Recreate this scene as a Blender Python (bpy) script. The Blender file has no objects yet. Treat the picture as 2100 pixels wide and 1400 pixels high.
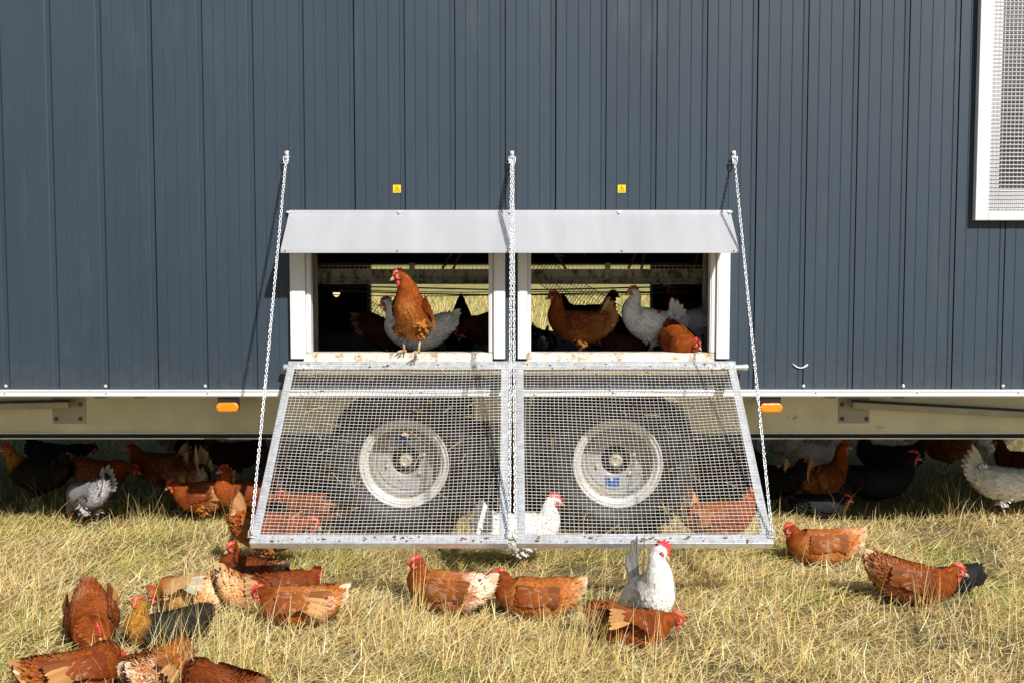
import bpy, math, random
import numpy as np
from mathutils import Vector, Matrix

R = math.radians
S = bpy.context.scene
COL = S.collection
random.seed(7)

# ---------------------------------------------------------------- camera, sky, sun, exposure
CAM = Vector((0.0, -6.12, 1.52)); PITCH = R(4.15); FPX = 2500.0      # focal length in pixels of a 2100 px wide frame
cd = bpy.data.cameras.new('camera'); cam = bpy.data.objects.new('camera', cd); COL.objects.link(cam)
cam.location = CAM; cam.rotation_euler = (R(90) - PITCH, 0, 0)
cd.sensor_width = 36; cd.lens = 36 * FPX / 2100; cd.clip_start = .05; cd.clip_end = 2000
S.camera = cam

SUN = Vector((0.128, -0.235, 0.222)).normalized()                   # towards the sun
W = bpy.data.worlds.new('World'); S.world = W; W.use_nodes = True
nt = W.node_tree; bg = nt.nodes['Background']
sky = nt.nodes.new('ShaderNodeTexSky'); sky.sky_type = 'NISHITA'; sky.sun_disc = False
sky.sun_elevation = math.asin(SUN.z); sky.sun_rotation = math.atan2(SUN.x, SUN.y)
nt.links.new(sky.outputs[0], bg.inputs[0]); bg.inputs[1].default_value = .055
sl = bpy.data.lights.new('sun', 'SUN'); sl.energy = 4.6; sl.angle = R(.8); sl.color = (1, .972, .925)
so = bpy.data.objects.new('sun', sl); COL.objects.link(so)
so.rotation_euler = (-SUN).to_track_quat('-Z', 'Y').to_euler(); so.location = SUN * 30
S.view_settings.view_transform = 'Standard'; S.view_settings.look = 'None'
S.view_settings.exposure = .30; S.view_settings.gamma = 1; S.view_settings.use_curve_mapping = False
S.render.engine = 'CYCLES'; S.cycles.use_denoising = True; S.cycles.max_bounces = 6
S.cycles.transparent_max_bounces = 4

# ---------------------------------------------------------------- helpers
_c, _s = math.cos(PITCH), math.sin(PITCH)
def ray(px, py):
    a, b = (px - 1050) / FPX, (700 - py) / FPX
    return Vector((a, _c + b * _s, -_s + b * _c))
def PX(px, py, Y):                                                   # a point on the upright plane at depth Y
    d = ray(px, py); return CAM + d * ((Y - CAM.y) / d.y)
def GZ(px, py, z=0.0):                                               # a point on a level plane
    d = ray(px, py); return CAM + d * ((z - CAM.z) / d.z)

def tag(o, label=None, cat=None, group=None, kind=None):
    for k, v in (('label', label), ('category', cat), ('group', group), ('kind', kind)):
        if v: o[k] = v
    return o
def empty(name, loc=(0, 0, 0), rot=(0, 0, 0), parent=None):
    o = bpy.data.objects.new(name, None); COL.objects.link(o); o.empty_display_size = .1
    o.location = loc; o.rotation_euler = rot
    if parent: o.parent = parent
    return o
def wloc(o):
    v = Vector((0, 0, 0))
    while o: v += o.location; o = o.parent
    return v
def link(name, me, mats, parent=None):
    o = bpy.data.objects.new(name, me); COL.objects.link(o)
    for m in (mats if isinstance(mats, (list, tuple)) else [mats]):
        me.materials.append(m)
    if parent: o.parent = parent
    return o

class MB:
    def __init__(s): s.v, s.f, s.m = [], [], []
    def add(s, vs, fs, mi=0):
        n = len(s.v); s.v += [tuple(p) for p in vs]; s.f += [tuple(i + n for i in f) for f in fs]; s.m += [mi] * len(fs); return s
    def box(s, x0, x1, y0, y1, z0, z1, mi=0, M=None):
        vs = [Vector((x, y, z)) for x in (x0, x1) for y in (y0, y1) for z in (z0, z1)]
        if M is not None: vs = [M @ v for v in vs]
        return s.add(vs, [(0, 1, 3, 2), (4, 6, 7, 5), (0, 4, 5, 1), (2, 3, 7, 6), (0, 2, 6, 4), (1, 5, 7, 3)], mi)
    def tube(s, pts, r, n=6, mi=0, closed=False, cap=True):
        pts = [Vector(p) for p in pts]; k = len(pts)
        rs = r if isinstance(r, (list, tuple)) else [r] * k
        vs, fs = [], []; up = None
        for i, p in enumerate(pts):
            a = pts[(i - 1) % k] if (closed or i) else p
            b = pts[(i + 1) % k] if (closed or i < k - 1) else p
            t = (b - a).normalized()
            if up is None: up = Vector((0, 0, 1)) if abs(t.z) < .9 else Vector((1, 0, 0))
            u = (up - t * up.dot(t)).normalized(); up = u; w = t.cross(u)
            for j in range(n):
                q = 2 * math.pi * (j + .5) / n
                vs.append(p + (u * math.cos(q) + w * math.sin(q)) * rs[i])
        for i in range(k if closed else k - 1):
            for j in range(n):
                a, b = i * n + j, i * n + (j + 1) % n; c, d = ((i + 1) % k) * n + j, ((i + 1) % k) * n + (j + 1) % n
                fs.append((a, b, d, c))
        if cap and not closed: fs += [tuple(range(n))[::-1], tuple(range((k - 1) * n, k * n))]
        return s.add(vs, fs, mi)
    def lathe_y(s, prof, c, n=48, mi=0, closed=False):               # profile (radius, y) round an axle along Y
        vs, fs = [], []; k = len(prof)
        for r, y in prof:
            for j in range(n):
                a = 2 * math.pi * j / n; vs.append((c[0] + r * math.cos(a), c[1] + y, c[2] + r * math.sin(a)))
        for i in range(k if closed else k - 1):
            for j in range(n):
                i2 = (i + 1) % k
                fs.append((i * n + j, i * n + (j + 1) % n, i2 * n + (j + 1) % n, i2 * n + j))
        return s.add(vs, fs, mi)
    def ball(s, c, r, mi=0, nu=8, nv=6, M=None):
        vs = []; fs = []
        for i in range(nv + 1):
            t = math.pi * i / nv
            for j in range(nu):
                a = 2 * math.pi * j / nu
                p = Vector((r[0] * math.sin(t) * math.cos(a), r[1] * math.sin(t) * math.sin(a), r[2] * math.cos(t)))
                vs.append((M @ p if M is not None else p) + Vector(c))
        for i in range(nv):
            for j in range(nu):
                fs.append((i * nu + j, (i + 1) * nu + j, (i + 1) * nu + (j + 1) % nu, i * nu + (j + 1) % nu))
        return s.add(vs, fs, mi)
    def prism(s, poly, y0, y1, mi=0):                                # outline (x, z) given a depth along Y
        n = len(poly); vs = [(x, y0, z) for x, z in poly] + [(x, y1, z) for x, z in poly]
        fs = [tuple(range(n)), tuple(range(n, 2 * n))[::-1]] + [(i, i + n, (i + 1) % n + n, (i + 1) % n) for i in range(n)]
        return s.add(vs, fs, mi)
    def build(s, name, mats, parent=None, smooth=False, bevel=0, local=False):
        o = wloc(parent) if (parent and not local) else Vector((0, 0, 0))
        me = bpy.data.meshes.new(name); me.from_pydata([(v[0] - o.x, v[1] - o.y, v[2] - o.z) for v in s.v], [], s.f)
        me.polygons.foreach_set('material_index', s.m)
        if smooth: me.polygons.foreach_set('use_smooth', [True] * len(s.f))
        me.update(); ob = link(name, me, mats, parent)
        if smooth == 'auto':
            me.set_sharp_from_angle(angle=R(35))
        if bevel:
            b = ob.modifiers.new('bevel', 'BEVEL'); b.width = bevel; b.segments = 2; b.limit_method = 'ANGLE'; b.angle_limit = R(50)
        return ob

# ---------------------------------------------------------------- materials
def mat(name, col, rough=.5, metal=0, var=.15, scale=6, bump=0, bscale=60, dirt=None, dirt_amt=.0, dirt_scale=9, stretch=(1, 1, 1), spec=.5):
    m = bpy.data.materials.new(name); m.use_nodes = True; t = m.node_tree; N = t.nodes; L = t.links
    b = N['Principled BSDF']; b.inputs['Roughness'].default_value = rough; b.inputs['Metallic'].default_value = metal
    b.inputs['Specular IOR Level'].default_value = spec
    tc = N.new('ShaderNodeTexCoord'); mp = N.new('ShaderNodeMapping'); L.new(tc.outputs['Object'], mp.inputs[0]); mp.inputs['Scale'].default_value = stretch
    no = N.new('ShaderNodeTexNoise'); no.inputs['Scale'].default_value = scale; no.inputs['Detail'].default_value = 6; L.new(mp.outputs[0], no.inputs[0])
    r = N.new('ShaderNodeValToRGB'); L.new(no.outputs[0], r.inputs[0])
    r.color_ramp.elements[0].position = .3; r.color_ramp.elements[1].position = .7
    r.color_ramp.elements[0].color = (*[c * (1 - var) for c in col], 1); r.color_ramp.elements[1].color = (*[min(1, c * (1 + var)) for c in col], 1)
    out = r.outputs[0]
    if dirt:
        n2 = N.new('ShaderNodeTexNoise'); n2.inputs['Scale'].default_value = dirt_scale; n2.inputs['Detail'].default_value = 8; n2.inputs['Roughness'].default_value = .7
        L.new(mp.outputs[0], n2.inputs[0])
        r2 = N.new('ShaderNodeValToRGB'); L.new(n2.outputs[0], r2.inputs[0])
        r2.color_ramp.elements[0].position = 1 - dirt_amt - .06; r2.color_ramp.elements[1].position = 1 - dirt_amt + .06
        mx = N.new('ShaderNodeMixRGB'); L.new(r2.outputs[0], mx.inputs[0]); L.new(out, mx.inputs[1]); mx.inputs[2].default_value = (*dirt, 1); out = mx.outputs[0]
    L.new(out, b.inputs['Base Color'])
    rr = N.new('ShaderNodeMapRange'); L.new(no.outputs[0], rr.inputs[0]); rr.inputs[3].default_value = max(.05, rough - .08); rr.inputs[4].default_value = min(1, rough + .08)
    L.new(rr.outputs[0], b.inputs['Roughness'])
    if bump:
        n3 = N.new('ShaderNodeTexNoise'); n3.inputs['Scale'].default_value = bscale; n3.inputs['Detail'].default_value = 4; L.new(mp.outputs[0], n3.inputs[0])
        bp = N.new('ShaderNodeBump'); bp.inputs['Strength'].default_value = bump; bp.inputs['Distance'].default_value = .01
        L.new(n3.outputs[0], bp.inputs['Height']); L.new(bp.outputs[0], b.inputs['Normal'])
    return m
def vmat(name, rough=.6, spec=.3, trans=0, sheen=0):                  # colour carried by the pieces themselves
    m = bpy.data.materials.new(name); m.use_nodes = True; t = m.node_tree; N = t.nodes; L = t.links
    b = N['Principled BSDF']; b.inputs['Roughness'].default_value = rough; b.inputs['Specular IOR Level'].default_value = spec
    a = N.new('ShaderNodeAttribute'); a.attribute_name = 'tint'; L.new(a.outputs['Color'], b.inputs['Base Color'])
    if trans:
        tr = N.new('ShaderNodeBsdfTranslucent'); L.new(a.outputs['Color'], tr.inputs[0])
        mx = N.new('ShaderNodeMixShader'); mx.inputs[0].default_value = trans
        L.new(b.outputs[0], mx.inputs[1]); L.new(tr.outputs[0], mx.inputs[2]); L.new(mx.outputs[0], N['Material Output'].inputs[0])
    return m

M = {}
M['slate'] = mat('slate_paint', (.029, .047, .068), .50, 0, .10, 2.2, .03, 240, dirt=(.044, .062, .080), dirt_amt=.36, dirt_scale=5, stretch=(1, 1, .25))
M['inner'] = mat('inner_sheet', (.10, .10, .09), .6, 0, .25, 3, dirt=(.03, .025, .02), dirt_amt=.5)  # dirty, and darkened so the interior's shade is in its colour
M['white'] = mat('white_plastic', (.76, .76, .76), .38, 0, .03, 4, dirt=(.55, .42, .26), dirt_amt=.30, dirt_scale=14)
M['sill'] = mat('soiled_sill', (.74, .69, .60), .5, 0, .06, 8, .1, 90, dirt=(.40, .25, .12), dirt_amt=.42, dirt_scale=22)
M['alu'] = mat('aluminium', (.45, .45, .47), .42, .1, .06, 3, .04, 60, dirt=(.43, .425, .43), dirt_amt=.36, dirt_scale=5, stretch=(3, .5, .5))
M['rail'] = mat('white_rail', (.74, .74, .76), .35, .15, .06, 3, stretch=(.2, 1, 2))
M['galv'] = mat('galvanised', (.72, .75, .78), .32, .55, .16, 35, .05, 90)
M['galvdull'] = mat('galvanised_dull', (.64, .61, .46), .36, .6, .12, 5, .12, 28, dirt=(.16, .14, .09), dirt_amt=.30, dirt_scale=11)
M['plate'] = mat('plate_steel', (.40, .38, .30), .45, .5, .15, 9, .1, 40, dirt=(.15, .13, .09), dirt_amt=.34, dirt_scale=18)
M['galvdirty'] = mat('galvanised_soiled', (.30, .29, .21), .6, .1, .2, 10, .1, 50, dirt=(.07, .055, .03), dirt_amt=.46, dirt_scale=26, stretch=(1, 1, .5))
M['zinc'] = mat('bright_zinc', (.84, .85, .87), .25, .5, .08, 80)
M['wirel'] = mat('wire_bright', (.80, .80, .80), .45, .05, .12, 30, dirt=(.50, .38, .24), dirt_amt=.40, dirt_scale=9)
M['wired'] = mat('wire_rusted', (.66, .57, .46), .55, .1, .2, 22, dirt=(.40, .25, .13), dirt_amt=.42, dirt_scale=16)
M['wirewhite'] = mat('white_wire', (.86, .86, .86), .4, 0, .04, 30)
M['blackwire'] = mat('black_wire', (.02, .018, .015), .6, 0, .3, 30)
M['black'] = mat('black_plastic', (.015, .015, .016), .45, 0, .2, 20)
M['rubber'] = mat('tyre_rubber', (.009, .009, .010), .6, 0, .3, 14, .15, 60, dirt=(.045, .038, .03), dirt_amt=.32, dirt_scale=12)
M['wheel'] = mat('wheel_silver', (.62, .61, .58), .42, .2, .08, 8, .03, 60, dirt=(.32, .25, .16), dirt_amt=.30, dirt_scale=7)
M['disc'] = mat('wheel_disc', (.33, .325, .32), .5, .2, .1, 8, .03, 60, dirt=(.20, .15, .10), dirt_amt=.40, dirt_scale=8)
M['amber'] = mat('amber_lens', (.95, .26, .008), .22, 0, .10, 40, .2, 220)
M['yellow'] = mat('sign_yellow', (.86, .60, .01), .4, 0, .04, 20)
M['ink'] = mat('sign_ink', (.10, .06, .005), .5, 0, .1, 20)
M['blue'] = mat('blue_sticker', (.01, .10, .38), .35, 0, .1, 30)
M['litter'] = mat('floor_litter', (.05, .038, .025), .9, 0, .6, 30, .8, 50, dirt=(.22, .18, .12), dirt_amt=.36, dirt_scale=60)
M['dark'] = mat('dark_board', (.03, .028, .025), .8, 0, .3, 6)  # near black: shade inside the house and in recesses put into colour
M['timber'] = mat('perch_timber', (.28, .19, .10), .7, 0, .3, 12, .2, 60, stretch=(1, .2, 1))
M['roof'] = mat('roof_sheet', (.10, .12, .14), .5, 0, .1, 3)
M['slat'] = mat('grey_slat', (.085, .08, .088), .55, 0, .15, 12)
M['feather'] = vmat('plumage', .6, .09)
M['blade'] = vmat('grass_blade', .6, .25, .22)
M['bodyskin'] = vmat('hen_body', .75, .08)
M['red'] = mat('comb_red', (.62, .055, .045), .42, 0, .22, 60, .15, 200)
M['face'] = mat('face_red', (.60, .12, .10), .5, 0, .22, 90, .2, 260)
M['beak'] = mat('beak_horn', (.52, .34, .17), .4, 0, .2, 50)
M['shank'] = mat('shank_skin', (.52, .36, .22), .5, 0, .2, 90, .25, 260)
M['eye'] = mat('eye_amber', (.05, .02, .005), .12, 0, .1, 30)
t_ = M['slate'].node_tree; N_ = t_.nodes; b_ = N_['Principled BSDF']          # splashed mud and dust low on the cladding
l_ = b_.inputs['Base Color'].links[0].from_socket; tc_ = N_.new('ShaderNodeTexCoord'); sx_ = N_.new('ShaderNodeSeparateXYZ'); t_.links.new(tc_.outputs['Object'], sx_.inputs[0])
mr_ = N_.new('ShaderNodeMapRange'); t_.links.new(sx_.outputs[2], mr_.inputs[0]); mr_.inputs[1].default_value = 1.25; mr_.inputs[2].default_value = .83; mr_.inputs[3].default_value = -.10; mr_.inputs[4].default_value = .30
no_ = N_.new('ShaderNodeTexNoise'); no_.inputs['Scale'].default_value = 26; no_.inputs['Detail'].default_value = 8; no_.inputs['Roughness'].default_value = .72; t_.links.new(tc_.outputs['Object'], no_.inputs[0])
ad_ = N_.new('ShaderNodeMath'); ad_.operation = 'ADD'; t_.links.new(no_.outputs[0], ad_.inputs[0]); t_.links.new(mr_.outputs[0], ad_.inputs[1])
rp_ = N_.new('ShaderNodeMapRange'); t_.links.new(ad_.outputs[0], rp_.inputs[0]); rp_.inputs[1].default_value = .62; rp_.inputs[2].default_value = .95; rp_.inputs[4].default_value = .24
mx_ = N_.new('ShaderNodeMixRGB'); t_.links.new(rp_.outputs[0], mx_.inputs[0]); t_.links.new(l_, mx_.inputs[1]); mx_.inputs[2].default_value = (.13, .115, .09, 1); t_.links.new(mx_.outputs[0], b_.inputs['Base Color'])

# ---------------------------------------------------------------- the meadow ground: one sheet to the horizon
def hgt(x, y):
    return .014 * np.sin(1.7 * x + .5) * np.cos(2.1 * y) + .008 * np.sin(4.3 * x + 2 * y + 1) + .006 * np.sin(7.1 * y - 3.3 * x) - .01
def ground_material():
    m = bpy.data.materials.new('meadow_soil'); m.use_nodes = True; t = m.node_tree; N = t.nodes; L = t.links; b = N['Principled BSDF']
    b.inputs['Roughness'].default_value = .95; b.inputs['Specular IOR Level'].default_value = .1
    tc = N.new('ShaderNodeTexCoord')
    def noise(scale, det=6):
        n = N.new('ShaderNodeTexNoise'); n.inputs['Scale'].default_value = scale; n.inputs['Detail'].default_value = det; n.inputs['Roughness'].default_value = .65; L.new(tc.outputs['Object'], n.inputs[0]); return n
    def ramp(src, stops):
        r = N.new('ShaderNodeValToRGB'); L.new(src, r.inputs[0]); e = r.color_ramp.elements
        while len(e) < len(stops): e.new(.5)
        for k, (p, c) in enumerate(stops): e[k].position = p; e[k].color = (*c, 1)
        return r
    near = ramp(noise(60).outputs[0], [(.3, (.075, .055, .03)), (.5, (.20, .155, .075)), (.7, (.36, .30, .15))])
    far = ramp(noise(1.3, 10).outputs[0], [(.30, (.15, .19, .05)), (.46, (.33, .29, .10)), (.64, (.47, .39, .17))])
    sp = N.new('ShaderNodeSeparateXYZ'); L.new(tc.outputs['Object'], sp.inputs[0])
    mr = N.new('ShaderNodeMapRange'); L.new(sp.outputs[1], mr.inputs[0]); mr.inputs[1].default_value = 3.5; mr.inputs[2].default_value = 7
    mx = N.new('ShaderNodeMixRGB'); L.new(mr.outputs[0], mx.inputs[0]); L.new(near.outputs[0], mx.inputs[1]); L.new(far.outputs[0], mx.inputs[2])
    L.new(mx.outputs[0], b.inputs['Base Color'])
    bp = N.new('ShaderNodeBump'); bp.inputs['Strength'].default_value = .6; bp.inputs['Distance'].default_value = .03
    L.new(noise(35).outputs[0], bp.inputs['Height']); L.new(bp.outputs[0], b.inputs['Normal'])
    return m
gx = np.concatenate([[-400, -120, -40, -15, -8], np.arange(-5, 5.01, .12), [8, 15, 40, 120, 400]])
gy = np.concatenate([[-400, -120, -40, -15, -8], np.arange(-5, 7.01, .12), [9, 12, 18, 30, 60, 120, 400, 900]])
X, Y = np.meshgrid(gx, gy); Z = hgt(X, Y); far = (abs(X) > 5.5) | (Y > 7.5) | (Y < -5.5); Z[far] = -.02
nx, ny = len(gx), len(gy); idx = np.arange(nx * ny).reshape(ny, nx)
fs = np.stack([idx[:-1, :-1], idx[:-1, 1:], idx[1:, 1:], idx[1:, :-1]], -1).reshape(-1, 4)
me = bpy.data.meshes.new('ground'); me.from_pydata(np.stack([X, Y, Z], -1).reshape(-1, 3).tolist(), [], fs.tolist())
me.polygons.foreach_set('use_smooth', [True] * len(me.polygons))
tag(link('ground', me, ground_material()), kind='structure')

# ---------------------------------------------------------------- the mobile hen house
coop = tag(empty('mobile_hen_house', (0, 1.3, 0)), 'slate blue mobile hen house on wheels with white framed openings', 'hen house')
JOINT = [-4.783 + k for k in range(10)]                             # joints between the metre-wide wall sheets
CUTS = [(-1.032, -.093, .985, 1.60), (.078, 1.022, .985, 1.60), (2.366, 3.30, 1.73, 2.90)]
ZB, ZT, YB = .835, 3.30, 2.60
def sheet(x0, x1, name):
    sec = [(.0, .0), (.050, 0), (.0525, .0021), (.055, 0), (.109, 0), (.1115, .0021), (.114, 0), (.167, 0), (.1695, .0021), (.172, 0), (.2195, 0), (.2255, .0042), (.2275, .0008)]
    pts = [(x0 + .0025, .014), (x0 + .0035, 0)]
    for k in range(4):
        for a, d in sec[1:]: pts.append((x0 + k * .25 + a, d))
        if k < 3: pts += [(x0 + k * .25 + .2465, 0), (x0 + k * .25 + .2478, .009), (x0 + k * .25 + .2515, .009), (x0 + k * .25 + .2530, 0)]
    pts += [(x1 - .0035, 0), (x1 - .0025, .014)]
    for c in CUTS:
        for e in c[:2]:
            if x0 + .01 < e < x1 - .01:
                for i in range(len(pts) - 1):
                    if pts[i][0] < e < pts[i + 1][0]:
                        f = (e - pts[i][0]) / (pts[i + 1][0] - pts[i][0]); pts.insert(i + 1, (e, pts[i][1] * (1 - f) + pts[i + 1][1] * f)); break
    mb = MB(); TH = .045
    for (xa, da), (xb, db) in zip(pts[:-1], pts[1:]):
        xm = (xa + xb) / 2; spans = [(ZB, ZT)]
        for c in CUTS:
            if c[0] < xm < c[1]: spans = [(ZB, c[2]), (c[3], ZT)]
        for z0, z1 in spans:
            mb.add([(xa, da, z0), (xb, db, z0), (xb, db, z1), (xa, da, z1), (xa, TH, z0), (xb, TH, z0), (xb, TH, z1), (xa, TH, z1)],
                   [(0, 1, 2, 3), (5, 4, 7, 6), (4, 5, 1, 0), (3, 2, 6, 7)])
    return mb.build(name, M['slate'], coop)
for a, b in zip(JOINT[:-1], JOINT[1:]): sheet(a, b, 'wall_panel')
XL, XR = JOINT[0], JOINT[-1]
MB().box(XL, XR, .0475, .052, ZB, .983).box(XL, -1.034, .0475, .052, .983, ZT).box(-.091, .076, .0475, .052, .983, 1.602).box(1.024, 2.364, .0475, .052, .983, ZT).box(3.302, XR, .0475, .052, .983, ZT) \
    .box(-1.034, 1.024, .0475, .052, 1.602, ZT).box(2.364, 3.302, .0475, .052, .983, 1.728).build('inner_lining', M['inner'], coop)
# rear wall with its two openings
RT = PX(1050, 542, YB).z
rw = MB()
for x0, x1, z0, z1 in ((XL, -1.01, .835, ZT), (-1.01, -.06, .835, .96), (-1.01, -.06, RT, ZT), (-.06, .06, .835, ZT),
                       (.06, .99, .835, .96), (.06, .99, RT, ZT), (.99, XR, .835, ZT)):
    rw.box(x0, x1, YB, YB + .045, z0, z1)
rw.build('rear_wall', [M['dark']], coop)
for x in (-1.034, -.083, .061, .992): MB().box(x, x + .022, YB - .02, YB - .002, .97, 1.48).build('rear_jamb', M['plate'], coop)
for x in (XL + .002, XR - .05): MB().box(x, x + .048, .053, YB - .001, .80, ZT).build('side_wall', M['slate'], coop)
rf = MB(); ym = YB / 2 + .02
for sg, ye in ((-1, -.12), (1, YB + .17)):
    rf.add([(XL - .1, ye, 3.26), (XR + .1, ye, 3.26), (XR + .1, ym, 3.95), (XL - .1, ym, 3.95), (XL - .1, ye, 3.31), (XR + .1, ye, 3.31), (XR + .1, ym, 4.0), (XL - .1, ym, 4.0)],
           [(0, 1, 2, 3), (4, 7, 6, 5), (0, 4, 5, 1), (0, 3, 7, 4), (1, 5, 6, 2)])
rf.add([(XL, .02, 3.29), (XL, YB, 3.29), (XL, ym, 3.94), (XR, .02, 3.29), (XR, YB, 3.29), (XR, ym, 3.94)], [(0, 1, 2), (3, 5, 4)])
rf.build('roof', M['roof'], coop)
fl = MB().box(XL + .051, XR - .051, .053, YB - .001, .80, .955).build('floor', M['litter'], coop)
# litter lumps and straw on the house floor
rng = np.random.default_rng(3)
lt = MB()
for k in range(420):
    x, y = rng.uniform(-1.1, 1.1), rng.uniform(.1, 2.4); a = rng.uniform(0, math.pi); l = rng.uniform(.02, .07); dx, dy = math.cos(a) * l / 2, math.sin(a) * l / 2
    z = .957 + rng.uniform(0, .012); lt.tube([(x - dx, y - dy, z), (x, y, z + rng.uniform(0, .01)), (x + dx, y + dy, z)], rng.uniform(.001, .0035), 4)
tag(lt.build('straw_litter', M['litter'], fl), kind='stuff')

# trim rail, screws
tr = MB().box(XL, XR, -.020, .046, .799, .8345).box(XL, XR, -.0235, -.0203, .803, .811).box(XL, XR, -.0235, -.0203, .826, .8335).build('trim_rail', M['rail'], coop, bevel=.002)
def screw(x, y, z, r=.0085, parent=coop, name='screw'):
    MB().lathe_y([(r, 0), (r, -.003), (r * .75, -.0055), (r * .7, -.009), (r * .35, -.0105), (.0005, -.0105)], (x, y, z), 10).build(name, M['zinc'], parent, smooth='auto')
for k in range(-9, 9):
    x = (12 - 1050) / 406.5 + .503 * (k + 5)
    if abs(x) > 1.18 and XL < x < XR: screw(x, -.0005, .852)
for k in range(-8, 9):
    x = -2.55 + .51 * (k + 4); screw(x, -.0202, .8215, .004, tr)

# white posts, jambs and sills
for x0, x1 in ((-1.108, -1.033), (-.0915, -.034), (.029, .077), (1.023, 1.088)):
    MB().box(x0, x1, -.036, -.0015, .992, 1.63).box(x0 + .008, x1 - .008, -.0385, -.0363, .992, 1.63).build('opening_post', M['white'], coop, bevel=.003)
for x0, x1 in ((-1.0318, -1.008), (-.117, -.0932), (.0782, .095), (.991, 1.0218)):
    MB().box(x0, x1, -.018, .050, 1.022, 1.60).box(x0 + .007, x1 - .007, -.0225, -.0183, 1.022, 1.60).build('opening_jamb', M['white'], coop, bevel=.002)
for x0, x1 in ((-1.042, -.098), (.072, 1.012)):
    MB().box(x0, x1, -.040, .056, .976, 1.0205).box(x0, x1, -.044, -.0403, .976, .998).build('opening_sill', M['sill'], coop, bevel=.003)
for x in (-1.024, -.108, .084, 1.004): MB().box(x - .009, x + .009, -.030, -.0188, 1.004, 1.0215).build('end_stop', M['black'], coop)
for x0, x1 in ((-1.09, -1.045), (-.09, -.04), (.03, .068), (1.015, 1.065)):
    MB().box(x0, x1, -.02, -.001, .972, .9905).build('rubber_block', M['black'], coop)

# the sheet-metal canopy and its wing bolts
cn = MB(); T = .002
pr = [(-.004, 1.7325), (-.0075, 1.7325), (-.0105, 1.712), (-.238, 1.5375), (-.240, 1.519), (-.2365, 1.519), (-.2345, 1.5345), (-.007, 1.709)]
n = len(pr); X0, X1 = -1.1135, 1.093
cn.add([(X0, y, z) for y, z in pr] + [(X1, y, z) for y, z in pr], [(i, (i + 1) % n, (i + 1) % n + n, i + n) for i in range(n)] + [tuple(range(n))[::-1], tuple(range(n, 2 * n))])
can = cn.build('canopy', M['alu'], coop, bevel=.0012)
for px in (592, 819, 1046, 1270, 1497):
    x = (px - 1050) / 411.5
    MB().lathe_y([(.007, 0), (.007, -.006), (.004, -.007), (.0035, -.016), (.0005, -.017)], (x, -.0078, 1.720), 8) \
        .box(x - .013, x - .003, -.014, -.011, 1.719, 1.728).box(x + .003, x + .013, -.014, -.011, 1.719, 1.728).build('wing_bolt', M['zinc'], can, bevel=.001)
for px in (582, 813, 1045, 1276, 1507): MB().lathe_y([(.0042, 0), (.0042, -.0016), (.0005, -.0018)], ((px - 1050) / 428.4, -.2390, 1.5275), 8).build('lip_hole', M['black'], can)  # dark discs stand for small holes in the canopy lip

# ventilation window at the upper right
wf = MB()
for x0, x1, z0, z1 in ((2.298, 2.362, 1.68, 2.95), (3.304, 3.36, 1.68, 2.95), (2.362, 3.304, 1.68, 1.727), (2.362, 3.304, 2.903, 2.95)): wf.box(x0, x1, -.045, -.0015, z0, z1)
win = wf.build('vent_window', M['white'], coop, bevel=.004)
wi = MB()
for x0, x1, z0, z1 in ((2.3665, 2.43, 1.732, 2.898), (3.24, 3.299, 1.732, 2.898), (2.43, 3.24, 1.732, 1.833), (2.43, 3.24, 2.81, 2.898)): wi.box(x0, x1, .004, .046, z0, z1)
wi.build('inner_frame', M['white'], win, bevel=.003)
wm = MB()
for k in range(60):
    z = 1.737 + .0198 * k
    if z < 2.9: wm.tube([(2.355, -.030, z), (3.306, -.030, z)], .0030, 5)
for k in range(49):
    x = 2.369 + .0198 * k
    if x < 3.303: wm.tube([(x, -.0263, 1.725), (x, -.0263, 2.905)], .0016, 5)
tag(wm.build('wire_screen', M['wirewhite'], win, smooth=True), kind='stuff')
sm = None
for k in range(32):
    z = 1.845 + k * .0305
    o = MB().add([(2.432, .036, z), (3.238, .036, z), (3.238, .040, z + .032), (2.432, .040, z + .032), (2.432, .039, z - .002), (3.238, .039, z - .002), (3.238, .043, z + .030), (2.432, .043, z + .030)],
                 [(0, 1, 2, 3), (7, 6, 5, 4), (0, 4, 5, 1), (3, 2, 6, 7), (0, 3, 7, 4), (1, 5, 6, 2)]).build('slat', M['slat'], win)

# chassis rail with its wheel cut-outs, under-floor steel
ZR0, ZR1, YR = .574, .7985, .25
for pts in ([(XL + .2, ZR0), (-.945, ZR0), (-.935, .625), (-.885, .70), (-.79, ZR1), (XL + .2, ZR1)],
            [(.945, ZR0), (XR - .2, ZR0), (XR - .2, ZR1), (.83, ZR1), (.905, .70), (.94, .625)],
            [(-.20, .64), (.03, .64), (.03, ZR1), (-.20, ZR1)]):
    o = MB().prism(pts, YR, YR + .006).build('chassis_rail', M['galvdull'], coop)
    if len(pts) == 6:
        x0, x1 = min(p[0] for p in pts), max(p[0] for p in pts)
        if x0 < 0: x1 = -.945
        else: x0 = .945
        MB().box(x0, x1, YR - .012, YR - .0005, ZR0 - .001, ZR0 + .003).build('rail_flange', M['galv'], o)
        MB().box(x0, x1, YR + .012, YR + .05, ZR0 - .024, ZR0 - .0015).build('rail_shade_strip', M['dark'], o)  # dark strip: shade of the lip turned under, put into the colour
        MB().box(x0, x1, YR - .004, YR + .04, ZR0 - .029, ZR0 - .0245).build('rail_lip', M['plate'], o)
MB().box(XL + .2, XR - .2, 2.30, 2.306, .574, .7985).build('rear_chassis_rail', M['galvdull'], coop)
for x in (-3.2, -2.0, 1.95, 3.2): MB().box(x, x + .06, .3, 2.3, .70, .7985).build('cross_member', M['plate'], coop)
M['boltd'] = mat('dark_bolt', (.10, .095, .08), .5, .4, .3, 30)
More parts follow.
